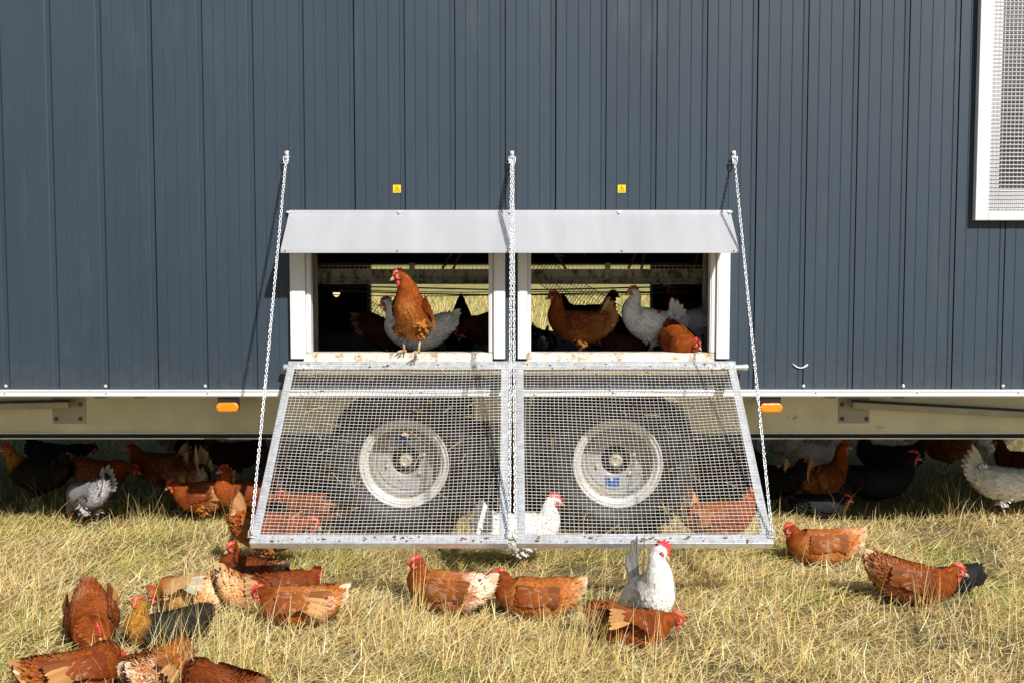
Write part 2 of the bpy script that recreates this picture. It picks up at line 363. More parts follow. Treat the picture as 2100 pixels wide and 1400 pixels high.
def gusset(px0, px1, py0, py1, bolts, bar):
    a, b = PX(px0, py1, YR - .005), PX(px1, py0, YR - .005)
    g = MB().box(a.x, b.x, YR - .005, YR - .0005, a.z, b.z).build('gusset_plate', M['plate'], coop, bevel=.001)
    for x, y in bolts:
        p = PX(x, y, YR - .005)
        MB().lathe_y([(.0125, 0), (.0125, -.002), (.0095, -.0022), (.0095, -.009), (.0005, -.0095)], (p.x, p.y, p.z), 6).build('bolt', M['boltd'], g)
    p, q = PX(*bar[0], YR - .07), PX(*bar[1], YR - .07)
    d = (q - p); Mx = Matrix.Translation(p) @ d.to_track_quat('X', 'Z').to_matrix().to_4x4()
    MB().box(0, d.length, -.02, .02, -.017, .017, M=Mx).build('stay_bar', M['plate'], coop, bevel=.003)
    MB().box(0, d.length, -.012, .02, .0185, .026, M=Mx).build('stay_shadow_line', M['black'], coop)  # black strip added as the shadow line along the bar's top edge
gusset(108, 175, 814, 868, ((165, 828), (165, 858), (115, 858)), ((143, 829), (-420, 841)))
gusset(1719, 1784, 814, 867, ((1727, 828), (1727, 858), (1777, 858)), ((1747, 829), (2420, 867)))
for px in (211, 292, 1699, 1838): 
    p = PX(px, 815, .1); MB().box(p.x - .028, p.x + .028, .05, .12, .784, .7985).build('clip', M['black'], coop, bevel=.003)
# amber side lamps in black holders
for px, py in ((467, 834), (1581, 835)):
    p = PX(px, py, -.012)
    h = MB().box(p.x - .052, p.x + .052, -.006, .03, p.z - .018, .7985).build('marker_lamp', M['black'], coop, bevel=.004)
    out = []
    for k in range(20):
        a = 2 * math.pi * k / 20; out.append((p.x + (.033 if math.cos(a) > 0 else -.033) + .024 * math.cos(a), p.z + .024 * math.sin(a)))
    MB().prism(out, -.026, -.0065).build('lens', M['amber'], h, bevel=.007)
    for s in (-1, 1): MB().lathe_y([(.004, 0), (.004, -.002), (.0005, -.0022)], (p.x + s * .045, -.0262, p.z), 8).build('lens_screw', M['plate'], h)

# wheels
def wheel(c, flip=False, sticker=None):
    f = -1 if flip else 1
    L = lambda prof: [(r, y * f) for r, y in prof]
    disc = MB().lathe_y(L([(.181, .118), (.172, .128), (.160, .130), (.156, .124), (.148, .124), (.144, .130), (.120, .132), (.085, .134), (.078, .138), (.078, .16), (.172, .155), (.181, .15)]), c, 56, closed=True).build('wheel', M['disc'], coop, smooth='auto')
    MB().lathe_y(L([(.222, .016), (.232, .004), (.238, .008), (.237, .018), (.228, .022), (.219, .020), (.213, .024), (.210, .036), (.203, .040), (.197, .046), (.194, .060), (.190, .060), (.190, .042), (.197, .034), (.206, .030), (.208, .018), (.214, .014)]), c, 64, closed=True).build('rim', M['wheel'], disc, smooth='auto')
    MB().lathe_y(L([(.193, .055), (.188, .085), (.182, .10), (.181, .16), (.20, .30), (.218, .33)]), c, 48).build('barrel', M['plate'], disc, smooth='auto')
    ty = MB().lathe_y(L([(.222, .030), (.234, .016), (.250, .004), (.275, -.014), (.305, -.022), (.335, -.018), (.36, -.006), (.385, .014), (.40, .035), (.405, .04), (.412, .05), (.420, .075), (.420, .11), (.408, .113), (.408, .125), (.420, .128), (.420, .17), (.408, .173), (.408, .185), (.420, .188), (.420, .23), (.408, .233), (.408, .245), (.420, .248),
                     (.418, .30), (.40, .33), (.36, .36), (.30, .37), (.24, .35), (.222, .33)]), c, 72)
    for k in range(36):                                              # shoulder lugs
        a = 2 * math.pi * k / 36; q = Matrix.Translation(c) @ Matrix.Rotation(-a, 4, 'Y')
        ty.box(.375, .424, .012 * f, .07 * f, -.011, .011, M=q)
    ty.build('tyre', M['rubber'], disc, smooth='auto')
    MB().lathe_y(L([(.040, .19), (.036, .16), (.035, .108), (.030, .100), (.020, .098), (.018, .104), (.0005, .104)]), c, 28).build('hub', M['galvdull'], disc, smooth='auto')
    MB().lathe_y(L([(.12, .19), (.0005, .191)]), c, 24).build('brake_drum', M['dark'], disc)
    for k in range(6):
        a = math.pi / 3 * k + .3
        MB().lathe_y(L([(.010, .132), (.010, .116), (.006, .114), (.0005, .114)]), (c[0] + .103 * math.cos(a), c[1], c[2] + .103 * math.sin(a)), 6).build('wheel_nut', M['galvdull'], disc)
    a = -math.pi / 2 + .2; MB().tube([(c[0] + .2 * math.cos(a), c[1] + .1 * f, c[2] + .2 * math.sin(a)), (c[0] + .185 * math.cos(a), c[1] + .05 * f, c[2] + .185 * math.sin(a))], .005, 6).build('valve', M['black'], disc)
    if sticker:
        p = PX(*sticker, c[1] + .130); MB().box(p.x - .036, p.x + .036, c[1] + .1262, c[1] + .1285, p.z - .025, p.z + .025).build('sticker', M['blue'], disc)
w1 = PX(829, 949, .25); w2 = PX(1266, 949, .25)
wheel((w1.x, .22, w1.z), sticker=(825, 903)); wheel((w2.x, .22, w2.z), sticker=(1256, 986))
wheel((w1.x, 2.36, w1.z), True); wheel((w2.x, 2.36, w2.z), True)
for p in (w1, w2): MB().tube([(p.x, .44, p.z), (p.x, 2.14, p.z)], .04, 10).build('axle', M['plate'], coop, smooth='auto')
MB().box(w1.x - .1, w2.x + .1, .68, .80, w1.z - .05, w1.z + .06).box(-.12, .1, .66, .82, w1.z + .061, .7985).build('bogie_beam', M['plate'], coop)

# hinge: angle, tube and ledge under the openings
MB().box(-1.118, 1.118, -.050, -.0445, .9655, .981).box(-1.118, 1.118, -.0443, -.001, .9655, .969).build('hinge_angle', M['galv'], coop)
MB().tube([(-1.125, -.062, .952), (1.125, -.062, .952), (1.126, -.062, .952), (1.16, -.062, .952)], .0135, 14).tube([(1.150, -.062, .952), (1.176, -.062, .952)], .0158, 14).tube([(-1.138, -.062, .952), (-1.12, -.062, .952)], .0158, 14).build('hinge_tube', M['galv'], coop, smooth='auto')
MB().box(-1.08, 1.08, -.006, -.001, .905, .945).build('ledge_strip', M['galvdull'], coop)

# ---------------------------------------------------------------- the two mesh ramps
HY, HZ, BY, BZ = -.066, .966, -1.009, .290
LEN = math.hypot(BY - HY, BZ - HZ); D = Vector((0, (BY - HY) / LEN, (BZ - HZ) / LEN)); NN = Vector((0, D.z, -D.y)); NN = NN if NN.z > 0 else -NN
RM = Matrix(((1, D.x, NN.x, 0), (0, D.y, NN.y, HY), (0, D.z, NN.z, HZ), (0, 0, 0, 1)))   # across, down the slope, up off it
def ramp(x0, x1, seed):
    rg = np.random.default_rng(seed)
    fr = MB()
    w = .038
    for a, b, oa in ((x0, x0 + w, x0), (x1 - w, x1, x1 - .004)):
        fr.box(a, b, .002, LEN, -.004, 0, M=RM).box(oa, oa + .004, .002, LEN, -.032, -.0042, M=RM)
    fr.box(x0 + w, x1 - w, LEN - .05, LEN, -.0042, -.0002, M=RM).box(x0 + .0042, x1 - .0042, LEN - .004, LEN, -.034, -.0044, M=RM)
    fr.box(x0 + w, x1 - w, .004, .034, -.0042, -.0002, M=RM)
    o = fr.build('ramp', M['galv'], coop, bevel=.0008)
    # woven wires, a little slack
    k1 = rg.uniform(0, 6, 4)
    def sag(u, v):
        s = math.sin(math.pi * (u - x0) / (x1 - x0)) * math.sin(math.pi * min(1, max(0, v / LEN)))
        return -.020 * s + .006 * s * math.sin(5 * u + k1[0]) * math.sin(6 * v + k1[1])
    def wob(a, b): return .0030 * math.sin(7 * a + k1[2] + 3.1 * b) + .0018 * math.sin(17 * b + k1[3] + 2 * a)
    cross = MB(); nr = 57
    for k in range(nr):
        v = .014 + (LEN - .028) * k / (nr - 1)
        us = np.linspace(x0 + .005, x1 - .005, 24)
        cross.tube([RM @ Vector((u, v + wob(u, v), .0036 + sag(u, v))) for u in us], .00103, 5)
    tag(cross.build('cross_wires', M['wirel'], o, smooth=True), kind='stuff')
    down = MB(); nc = 55
    for k in range(nc):
        u = x0 + .008 + (x1 - x0 - .016) * k / (nc - 1)
        vs = np.linspace(.004, LEN - .004, 24)
        pts = [RM @ Vector((u + wob(v, u), v, .0008 + sag(u, v) + .0008)) for v in vs]
        down.tube(pts, .00090, 5)
    tag(down.build('long_wires', M['wired'], o, smooth=True), kind='stuff')
    for x in (x0 + .05, x1 - .07):                                    # little hooks over the tube
        a = [Vector((x, HY + .01 + .02 * math.cos(t), HZ - .012 + .022 * math.sin(t))) for t in np.linspace(-.6, 3.4, 9)]
        MB().tube(a, .0022, 5).build('hook', M['zinc'], o, smooth=True)
    # droppings and caked mud caught on the wires
    dr = MB()
    for k in range(110):
        u = rg.uniform(x0 + .05, x1 - .05); v = LEN * (rg.random() ** 2.2 if k < 80 else 1 - .03 * rg.random()); r = rg.uniform(.0025, .008)
        p = RM @ Vector((u, v, .005 + (sag(u, v) if v < LEN * .95 else 0)))
        dr.ball(p, (r * rg.uniform(.7, 1.8), r * rg.uniform(.6, 1.2), r * .45), 0, 6, 4, Matrix.Rotation(rg.uniform(0, 3), 3, 'Z'))
    for k in range(26):                                              # bits of straw lying across the wires
        u = rg.uniform(x0 + .06, x1 - .06); v = LEN * rg.uniform(.02, .95); a = rg.uniform(0, 3.1); l = rg.uniform(.015, .05)
        dr.tube([RM @ Vector((u - l * math.cos(a), v - l * math.sin(a), .007 + sag(u, v))), RM @ Vector((u, v, .010 + sag(u, v))), RM @ Vector((u + l * math.cos(a), v + l * math.sin(a), .007 + sag(u, v)))], .0012, 4, 1)
    tag(dr.build('droppings', [M['mud'], M['strawbit']], o), kind='stuff')
    return o
M['strawbit'] = mat('straw_bit', (.62, .48, .24), .7, 0, .2, 30)
M['mud'] = mat('dried_mud', (.26, .16, .08), .9, 0, .5, 40)
ramp(-1.1176, -.016, 11); ramp(.019, 1.1130, 12)

# ---------------------------------------------------------------- chains
def bracket(p):
    b = MB().box(p.x - .010, p.x + .010, -.012, -.0005, p.z - .022, p.z + .030).lathe_y([(.0065, -.012), (.0065, -.020), (.0005, -.021)], (p.x, 0, p.z + .016), 8).build('chain_bracket', M['zinc'], coop, bevel=.004)
    MB().tube([(p.x - .015, -.022, p.z), (p.x + .017, -.022, p.z)], .0035, 6).build('pin', M['zinc'], b)
def chain(top, bot, label):
    root = tag(empty('chain', bot), label, 'chain', 'galvanised chains holding the ramps')
    d = bot - top; n = int(d.length / .0139); q = d.to_track_quat('X', 'Y').to_matrix()
    a, b = .0098, .0054                                              # half length and half width of a link's centre line
    path = []
    for k in range(14):
        t = 2 * math.pi * k / 14; cx = math.cos(t); path.append(Vector(((a - b if cx > 0 else b - a) + b * cx, b * math.sin(t), 0)))
    mb = MB(); rg = random.Random(label)
    for i in range(n):
        f = (i + .5) / n; c = top + d * f; c.z -= .012 * math.sin(math.pi * f); c.x += rg.uniform(-.0006, .0006)
        rx = Matrix.Rotation((math.pi / 2 if i % 2 else 0) + .9 + rg.uniform(-.35, .35), 3, 'X')
        mb.tube([c + q @ (rx @ p) for p in path], .0019, 5, closed=True)
    mb.build('links', M['zinc'], root, smooth=True)
    for p, s in ((top, 1), (bot, -1)):
        u = [Vector((.011 * math.cos(t), 0, .014 * math.sin(t) * s + (-.008 * s))) for t in np.linspace(math.pi, 2 * math.pi, 9)]
        u = [Vector((-.011, 0, .010 * s))] + u + [Vector((.011, 0, .010 * s))]
        sh = MB().tube([p + Vector((v.x, -.003, v.z + .006 * s)) for v in u], .0028, 6).tube([p + Vector((-.016, -.003, .016 * s)), p + Vector((.016, -.003, .016 * s))], .0030, 6)
        sh.build('shackle', M['zinc'], root, smooth=True)
tops = [PX(587, 322, -.02), PX(1050, 322, -.02), PX(1506, 322, -.02)]
for p in tops: bracket(p)
ends = [RM @ Vector((x, LEN - .03, .012)) for x in (-1.113, -.010, .014, 1.109)]
for t, e, dx, lb in ((tops[0], ends[0], 0, 'leftmost galvanised chain running from the wall to the outer corner of the left ramp'),
                     (tops[1], ends[1], -.004, 'left one of the two chains hanging side by side in the middle'),
                     (tops[1], ends[2], .005, 'right one of the two chains hanging side by side in the middle'),
                     (tops[2], ends[3], 0, 'rightmost galvanised chain running from the wall to the outer corner of the right ramp')):
    chain(t + Vector((dx, -.012, -.022)), e + Vector((0, 0, .012)), lb)

# ---------------------------------------------------------------- warning signs
for px, lb in ((814, 'small yellow warning sign with black triangle above the left opening'), (1275, 'small yellow warning sign with black triangle above the right opening')):
    p = PX(px, 387.5, 0); s = .0195
    r = tag(MB().box(-s, s, -.0016, -.0002, -s, s).build('warning_sign', M['yellow']), lb, 'sign', 'yellow warning signs'); r.location = p
    tri = MB(); A, B, C = (0, .0135), (-.0155, -.0135), (.0155, -.0135); q = .76
    o3 = [A, B, C]; i3 = [(x * q, (z + .0045) * q - .0045) for x, z in o3]
    for i in range(3):
        j = (i + 1) % 3; tri.prism([o3[i], o3[j], i3[j], i3[i]], -.0022, -.0018)
    tri.build('triangle', M['ink'], r, local=True)
    MB().prism([(-.0018, .003), (0, .0055), (.0018, .003), (.0008, -.0035), (-.0008, -.0035)], -.0022, -.0018).prism([(-.006, -.0075), (.006, -.0075), (.0045, -.0055), (-.0045, -.0055)], -.0022, -.0018).build('pictogram', M['ink'], r, local=True)

# ---------------------------------------------------------------- inside the house: perch deck, beams, cables, wire ladders
a, b = PX(648, 583, .42), PX(1442, 553, .42)
bm = MB().box(a.x, b.x, .42, .428, a.z, b.z).box(a.x, b.x, .395, .4195, a.z, a.z + .006).box(a.x, b.x, .405, .4195, a.z + .026, a.z + .030).build('deck_beam', M['galvdirty'], coop)
for px in (845, 1246):
    p = PX(px, 565, .41); MB().box(p.x - .014, p.x + .014, .400, .4190, a.z + .032, b.z + .035).build('splice_plate', M['galvdirty'], bm)
for px in (645, 1447):
    p = PX(px, 570, .40); MB().tube([(p.x, .40, .957), (p.x, .40, 2.6)], .017, 8).build('deck_post', M['plate'], coop, smooth='auto')
dz = PX(1050, 544, .42).z
MB().box(a.x, b.x, .43, 2.1, dz, dz + .012).build('deck_board', M['dark'], coop)
fe = MB(); fe.tube([(a.x, .415, dz - .004), (b.x, .415, dz - .004)], .002, 4); fe.tube([(a.x, .415, dz - .022), (b.x, .415, dz - .022)], .002, 4)
for k in range(90): 
    x = a.x + (b.x - a.x) * k / 89; fe.tube([(x, .415, dz - .022), (x, .415, dz)], .0014, 4)
tag(fe.build('deck_grid', M['plate'], coop), kind='stuff')
for k, (z0, z1, y) in enumerate(((588, 589, .46), (598, 600, .5), (593, 597, .62), (604, 601, .7))):
    p, q = PX(650, z0, y), PX(1442, z1, y)
    MB().tube([p.lerp(q, t) + Vector((0, 0, -.012 * math.sin(math.pi * t) + .004 * math.sin(9 * t + k))) for t in np.linspace(0, 1, 20)], .0045 if k < 2 else .0028, 6).build('cable', M['black'], coop, smooth=True)
for px, py, dx in ((940, 530, .05), (1150, 535, -.06), (1300, 528, .05), (1320, 528, .02), (1428, 528, .03), (920, 530, .06)):
    p = PX(px, py, .62); MB().box(-.007, .007, -.01, .01, -.07, .09, M=Matrix.Translation(p) @ Matrix.Rotation(dx * 9, 4, 'Y')).build('perch_leg', M['timber'], coop)
for y, z in ((.9, 1.66), (1.3, 1.66), (1.7, 1.66), (1.0, 1.95)): MB().box(-2.0, 2.0, y, y + .04, z, z + .03).build('perch', M['timber'], coop)
def ladder(p0, p1, wv, nr):
    d = p1 - p0; mb = MB()
    for t in (0, .33, .66, 1): mb.tube([p0 + wv * t, p0 + wv * t + d], .0024 if t in (0, 1) else .0016, 4)
    for k in range(nr):
        q = p0 + d * k / (nr - 1); mb.tube([q, q + wv], .0016, 4)
    tag(mb.build('wire_ladder', M['blackwire'], coop))
ladder(PX(735, 602, 1.0), PX(930, 720, .85), Vector((-.07, .10, -.10)), 34)
ladder(PX(1100, 520, .75), PX(1280, 632, .62), Vector((-.075, .10, -.115)), 36)

# the small half-round lamp glowing inside the left opening
p = PX(690, 600, 1.9); lm = bpy.data.materials.new('lamp_glow'); lm.use_nodes = True; nb = lm.node_tree.nodes['Principled BSDF']
nb.inputs['Base Color'].default_value = (.8, .62, .38, 1); nb.inputs['Emission Color'].default_value = (1, .72, .42, 1); nb.inputs['Emission Strength'].default_value = 1.0
hous = MB().box(p.x - .03, p.x + .03, 1.86, 1.94, p.z + .0005, p.z + .02).build('lamp', M['black'], coop, bevel=.003)
gl = MB()
n_ = 14; vs = []; fs = []
for i in range(5):
    t = math.pi / 2 * i / 4
    for j in range(n_): vs.append((p.x + .024 * math.cos(t) * math.cos(2 * math.pi * j / n_), 1.9 + .024 * math.cos(t) * math.sin(2 * math.pi * j / n_), p.z - .030 * math.sin(t)))
for i in range(4):
    for j in range(n_): fs.append((i * n_ + j, i * n_ + (j + 1) % n_, (i + 1) * n_ + (j + 1) % n_, (i + 1) * n_ + j))
gl.add(vs, fs).build('lamp_dome', lm, hous, smooth=True)

# ---------------------------------------------------------------- hens
BODY = [(-.212, .084, .008, .010), (-.184, .066, .034, .038), (-.138, .032, .064, .073), (-.065, .000, .089, .094), (.005, -.008, .094, .098), (.070, -.002, .087, .094), (.118, .020, .066, .078)]
BX = np.array([b[0] for b in BODY]); BZc = np.array([b[1] for b in BODY]); BW = np.array([b[2] for b in BODY]); BH = np.array([b[3] for b in BODY])
POSE = {  # body height, pitch, head place relative to the body centre, head yaw, head pitch, tail rise, legs, width
    'stand': dict(hb=.225, pitch=10, head=(.165, 0, .165), hy=0, hp=-8, tail=58, legs=1, ws=1),
    'tall':  dict(hb=.240, pitch=16, head=(.150, 0, .200), hy=0, hp=-5, tail=62, legs=1, ws=1),
    'front': dict(hb=.225, pitch=46, head=(.070, 0, .205), hy=0, hp=-12, tail=10, legs=1, ws=.95),
    'lean':  dict(hb=.215, pitch=2, head=(.225, 0, .06), hy=0, hp=-22, tail=50, legs=1, ws=1),
    'peck':  dict(hb=.215, pitch=-10, head=(.225, 0, -.13), hy=0, hp=-70, tail=45, legs=1, ws=1),
    'sit':   dict(hb=.115, pitch=10, head=(.150, 0, .155), hy=0, hp=-8, tail=38, legs=0, ws=1.08),
    'situp': dict(hb=.120, pitch=48, head=(.055, 0, .200), hy=0, hp=-12, tail=30, legs=0, ws=1.0),
    'lie':   dict(hb=.106, pitch=8, head=(.140, 0, .095), hy=0, hp=-14, tail=24, legs=0, ws=1.08, tl=.85, ts=.45),
    'flat':  dict(hb=.092, pitch=-1, head=(.180, 0, .030), hy=0, hp=-24, tail=16, legs=0, ws=1.14, tl=.85, ts=.45),
}
def C3(*a): return np.array(a, float)
SCH = {
    'brown': dict(back=C3(.16, .032, .007), back2=C3(.28, .070, .012), low=C3(.38, .140, .032), neck=C3(.23, .050, .009), wing=C3(.14, .029, .007), prim=C3(.50, .24, .085), tail=C3(.46, .22, .085), pale=C3(.78, .60, .40)),
    'chestnut': dict(back=C3(.14, .030, .008), back2=C3(.20, .048, .011), low=C3(.28, .10, .03), neck=C3(.19, .040, .009), wing=C3(.13, .030, .008), prim=C3(.34, .15, .055), tail=C3(.40, .20, .09), pale=C3(.72, .52, .34)),
    'buff':  dict(back=C3(.44, .18, .05), back2=C3(.58, .31, .12), low=C3(.62, .36, .15), neck=C3(.40, .14, .035), wing=C3(.56, .30, .12), prim=C3(.80, .68, .48), tail=C3(.66, .42, .2), pale=C3(.82, .70, .50)),
    'ginger': dict(back=C3(.25, .064, .012), back2=C3(.42, .150, .034), low=C3(.50, .23, .075), neck=C3(.20, .042, .008), wing=C3(.20, .048, .010), prim=C3(.56, .30, .12), tail=C3(.60, .40, .22), pale=C3(.86, .76, .60)),
    'dark': dict(back=C3(.045, .013, .006), back2=C3(.070, .020, .008), low=C3(.10, .035, .014), neck=C3(.08, .02, .008), wing=C3(.05, .014, .006), prim=C3(.12, .05, .025), tail=C3(.14, .07, .04), pale=C3(.3, .2, .13)),  # dark brown hens, plumage darkened further to hold the shade they stand in
    'white': dict(back=C3(.80, .77, .70), back2=C3(.84, .81, .75), low=C3(.80, .76, .69), neck=C3(.83, .79, .71), wing=C3(.82, .79, .73), prim=C3(.84, .82, .77), tail=C3(.82, .79, .72), pale=C3(.86, .84, .80)),
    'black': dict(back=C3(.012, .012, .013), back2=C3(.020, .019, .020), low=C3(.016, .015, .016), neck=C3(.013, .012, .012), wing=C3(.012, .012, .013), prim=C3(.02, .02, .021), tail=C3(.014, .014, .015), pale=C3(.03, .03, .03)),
    'gold':  dict(back=C3(.016, .014, .012), back2=C3(.03, .022, .014), low=C3(.03, .022, .015), neck=C3(.34, .15, .022), wing=C3(.013, .012, .012), prim=C3(.02, .018, .016), tail=C3(.014, .013, .013), pale=C3(.08, .05, .02)),
    'grey':  dict(back=C3(.22, .21, .22), back2=C3(.36, .35, .36), low=C3(.42, .40, .39), neck=C3(.22, .21, .22), wing=C3(.24, .23, .24), prim=C3(.45, .43, .42), tail=C3(.36, .35, .35), pale=C3(.55, .53, .52)),
}
def catmull(P, n):
    P = np.array(P, float); P = np.vstack([2 * P[0] - P[1], P, 2 * P[-1] - P[-2]]); out = []
    seg = len(P) - 3
    for i in range(seg):
        p0, p1, p2, p3 = P[i:i + 4]; m = 8
        for t in np.linspace(0, 1, m, endpoint=(i == seg - 1)):
            out.append(.5 * ((2 * p1) + (-p0 + p2) * t + (2 * p0 - 5 * p1 + 4 * p2 - p3) * t * t + (-p0 + 3 * p1 - 3 * p2 + p3) * t ** 3))
    out = np.array(out); s = np.concatenate([[0], np.cumsum(np.linalg.norm(np.diff(out[:, :3], axis=0), axis=1))])
    q = np.linspace(0, s[-1], n)
    return np.stack([np.interp(q, s, out[:, k]) for k in range(out.shape[1])], 1)
def nrm(v): return v / np.maximum(1e-9, np.linalg.norm(v, axis=-1, keepdims=True))

def feather_mesh(name, B, N, D, L, Wd, c0, c1, parent, lift=(.001, .004, .006, .005), curl=.38, matn='feather', stuff=True, strand=False):
    n = len(B); Sd = nrm(np.cross(D, N)); L = L[:, None]; Wd = Wd[:, None]
    prof = [(0, .28, lift[0]), (.42, .50, lift[1]), (.78, .44, lift[2]), (.94, .24, (lift[2] + lift[3]) / 2)]
    if strand: prof = [(0, .40, lift[0]), (.5, .50, lift[1]), (.85, .30, lift[2])]
    R_ = len(prof); V = []; NV = []; CV = []
    for f, w, l in prof:
        for s in (-1, 1):
            V.append(B + D * L * f + Sd * Wd * w * s + N * l); NV.append(nrm(N + Sd * s * curl)); CV.append(c0 * (1 - f) + c1 * f)
    V.append(B + D * L + N * lift[3]); NV.append(N); CV.append(c1)
    V = np.stack(V, 1).reshape(-1, 3); NV = np.stack(NV, 1).reshape(-1, 3); CV = np.stack(CV, 1).reshape(-1, 3)
    o = np.arange(n)[:, None] * (2 * R_ + 1)
    quads = np.concatenate([o + np.array([[2 * k, 2 * k + 1, 2 * k + 3, 2 * k + 2]]) for k in range(R_ - 1)]); tris = o + np.array([[2 * R_ - 2, 2 * R_ - 1, 2 * R_]])
    me = bpy.data.meshes.new(name)
    me.vertices.add(len(V)); me.vertices.foreach_set('co', V.ravel())
    nl = quads.size + tris.size; me.loops.add(nl); me.loops.foreach_set('vertex_index', np.concatenate([quads.ravel(), tris.ravel()]))
    npoly = len(quads) + len(tris); me.polygons.add(npoly)
    me.polygons.foreach_set('loop_start', np.concatenate([np.arange(len(quads)) * 4, len(quads) * 4 + np.arange(len(tris)) * 3]))
    me.polygons.foreach_set('use_smooth', np.ones(npoly, bool))
    me.update(calc_edges=True)
    at = me.color_attributes.new('tint', 'FLOAT_COLOR', 'POINT'); at.data.foreach_set('color', np.concatenate([np.clip(CV, 0, 1), np.ones((len(CV), 1))], 1).ravel())
    me.normals_split_custom_set_from_vertices(NV.tolist())
    ob = link(name, me, M[matn], parent)
    if stuff: ob['kind'] = 'stuff'
    return ob

FOOT = []                                                            # where hens lie, so that no grass grows through them
HEN_N = [0]
def hen(scheme, pose, loc, yaw, label, group, s=1.0, roll=0, pale=.25, droop=(0, 0), fine=1.0, comb=1.0, lop=0, **kw):
    HEN_N[0] += 1; rg = np.random.default_rng(100 + HEN_N[0])
    p = dict(POSE[pose]); p.update(kw); sc = SCH[scheme]
    root = tag(empty('hen', loc, (R(roll), 0, R(yaw))), label, 'hen', group); s *= .83; root.scale = (s, s, s)
    if not p['legs']: FOOT.append((loc[0], loc[1], R(yaw), .20 * s, .115 * s))
    hb, pit, ws = p['hb'], R(p['pitch']), p['ws']
    cp, sp_ = math.cos(pit), math.sin(pit)
    def bf(x, y, z): return np.array([x * cp - z * sp_, y, hb + x * sp_ + z * cp])       # body frame to the hen's own frame
    ctrl = [np.r_[bf(x, 0, z), w * ws, h * (1.0 if ws < 1.05 else .95)] for x, z, w, h in BODY]
    hd = np.array(p['head']) + np.array([0, 0, hb]); b0 = ctrl[-1][:3]
    hy, hp = R(p['hy']), R(p['hp']); hdir = np.array([math.cos(hp) * math.cos(hy), math.cos(hp) * math.sin(hy), math.sin(hp)])
    up0 = nrm(np.array([0, 0, 1.0]) - hdir * hdir[2]) if abs(hdir[2]) < .96 else nrm(np.array([math.cos(hy), math.sin(hy), .2]))
    t0 = bf(.9, 0, .45) - bf(0, 0, 0); dist = np.linalg.norm(hd - b0)
    t1 = hdir * .45 + (hd - b0) / dist * .8
    for t, r1, r2 in ((.28, .054, .062), (.55, .040, .044), (.8, .031, .033)):
        h0, h1, h2, h3 = (1 - t) ** 3, 3 * t * (1 - t) ** 2, 3 * t * t * (1 - t), t ** 3
        q = h0 * b0 + h1 * (b0 + t0 * dist * .38) + h2 * (hd - t1 * dist * .30) + h3 * hd
        ctrl.append(np.r_[q, r1, r2])
    ctrl.append(np.r_[hd, .0255, .027]); ctrl.append(np.r_[hd + hdir * .020 + up0 * .003, .0235, .0245]); ctrl.append(np.r_[hd + hdir * .036, .0175, .0180]); ctrl.append(np.r_[hd + hdir * .046 - up0 * .002, .008, .009])
    NR, NA = 54, 20
    sp = catmull(ctrl, NR); Cc = sp[:, :3]; W_ = np.maximum(.003, sp[:, 3]); H_ = np.maximum(.003, sp[:, 4])
    T_ = nrm(np.gradient(Cc, axis=0)); side = np.array([0, 1.0, 0]); Sd = []; Up = []
    for i in range(NR):
        side = nrm(side - T_[i] * side.dot(T_[i])); Sd.append(side); Up.append(np.cross(T_[i], side))
    Sd, Up = np.array(Sd), np.array(Up)
    slen = np.concatenate([[0], np.cumsum(np.linalg.norm(np.diff(Cc, axis=0), axis=1))])
    dh = np.linalg.norm(Cc - hd, axis=1); ih = int(np.argmin(dh + (np.arange(NR) < NR * .6) * 9)); ib = int(np.argmin(np.linalg.norm(Cc - b0, axis=1)))
    def surf(i, ph):                                                 # fractional ring, angle
        i = np.clip(i, 0, NR - 1.001); k = i.astype(int); f = (i - k)[:, None]
        c = Cc[k] * (1 - f) + Cc[k + 1] * f; w = W_[k] * (1 - f[:, 0]) + W_[k + 1] * f[:, 0]; h = H_[k] * (1 - f[:, 0]) + H_[k + 1] * f[:, 0]
        sd = nrm(Sd[k] * (1 - f) + Sd[k + 1] * f); u = nrm(Up[k] * (1 - f) + Up[k + 1] * f); t = nrm(T_[k] * (1 - f) + T_[k + 1] * f)
        cs, sn = np.cos(ph), np.sin(ph); hh = h * np.where(cs < 0, 1.07, 1)
        P = c + u * (cs * hh)[:, None] + sd * (sn * w)[:, None]
        N = nrm(u * (cs * w)[:, None] + sd * (sn * hh)[:, None])
        dw = (np.interp(i + .7, np.arange(NR), W_) - np.interp(i - .7, np.arange(NR), W_)) / (1.4 * slen[-1] / NR)
        N = nrm(N - t * np.clip(dw, -1.4, 1.4)[:, None])
        return P, N, t
    # ---- body: one continuous skin
    ii, aa = np.meshgrid(np.arange(NR), np.arange(NA), indexing='ij'); P, N, t = surf(ii.ravel().astype(float), aa.ravel() * 2 * np.pi / NA)
    def tint(i, ph, pos):                                            # plumage colour by place on the bird
        cs = np.cos(ph); fr = i / NR; n = len(i)
        lf = .5 + .25 * np.sin(pos[:, 0] * 38 + HEN_N[0]) * np.sin(pos[:, 2] * 43 + 2.1 * HEN_N[0]) + .25 * np.sin(pos[:, 1] * 37 + pos[:, 0] * 17 + HEN_N[0] * 1.7)
        r = rg.random(n)
        k1 = np.clip(.5 * r + .5 * lf, 0, 1)[:, None]; c = sc['back'] * (1 - k1) + sc['back2'] * k1
        low = np.clip((-cs - .05) * 1.3 + (.22 - fr) * 1.6, 0, 1)[:, None]; c = c * (1 - low) + sc['low'] * low
        nk = np.clip((i - ib + 2) / 5, 0, 1)[:, None]; c = c * (1 - nk) + sc['neck'] * nk * (.85 + .4 * r[:, None])
        pl = (np.clip((lf - .55 + pale * .45) * 1.3, 0, 1) * np.clip((.60 - fr) * 2.0, 0, 1) * np.clip(.9 - cs * .45, 0, 1) * pale * 1.9)[:, None]
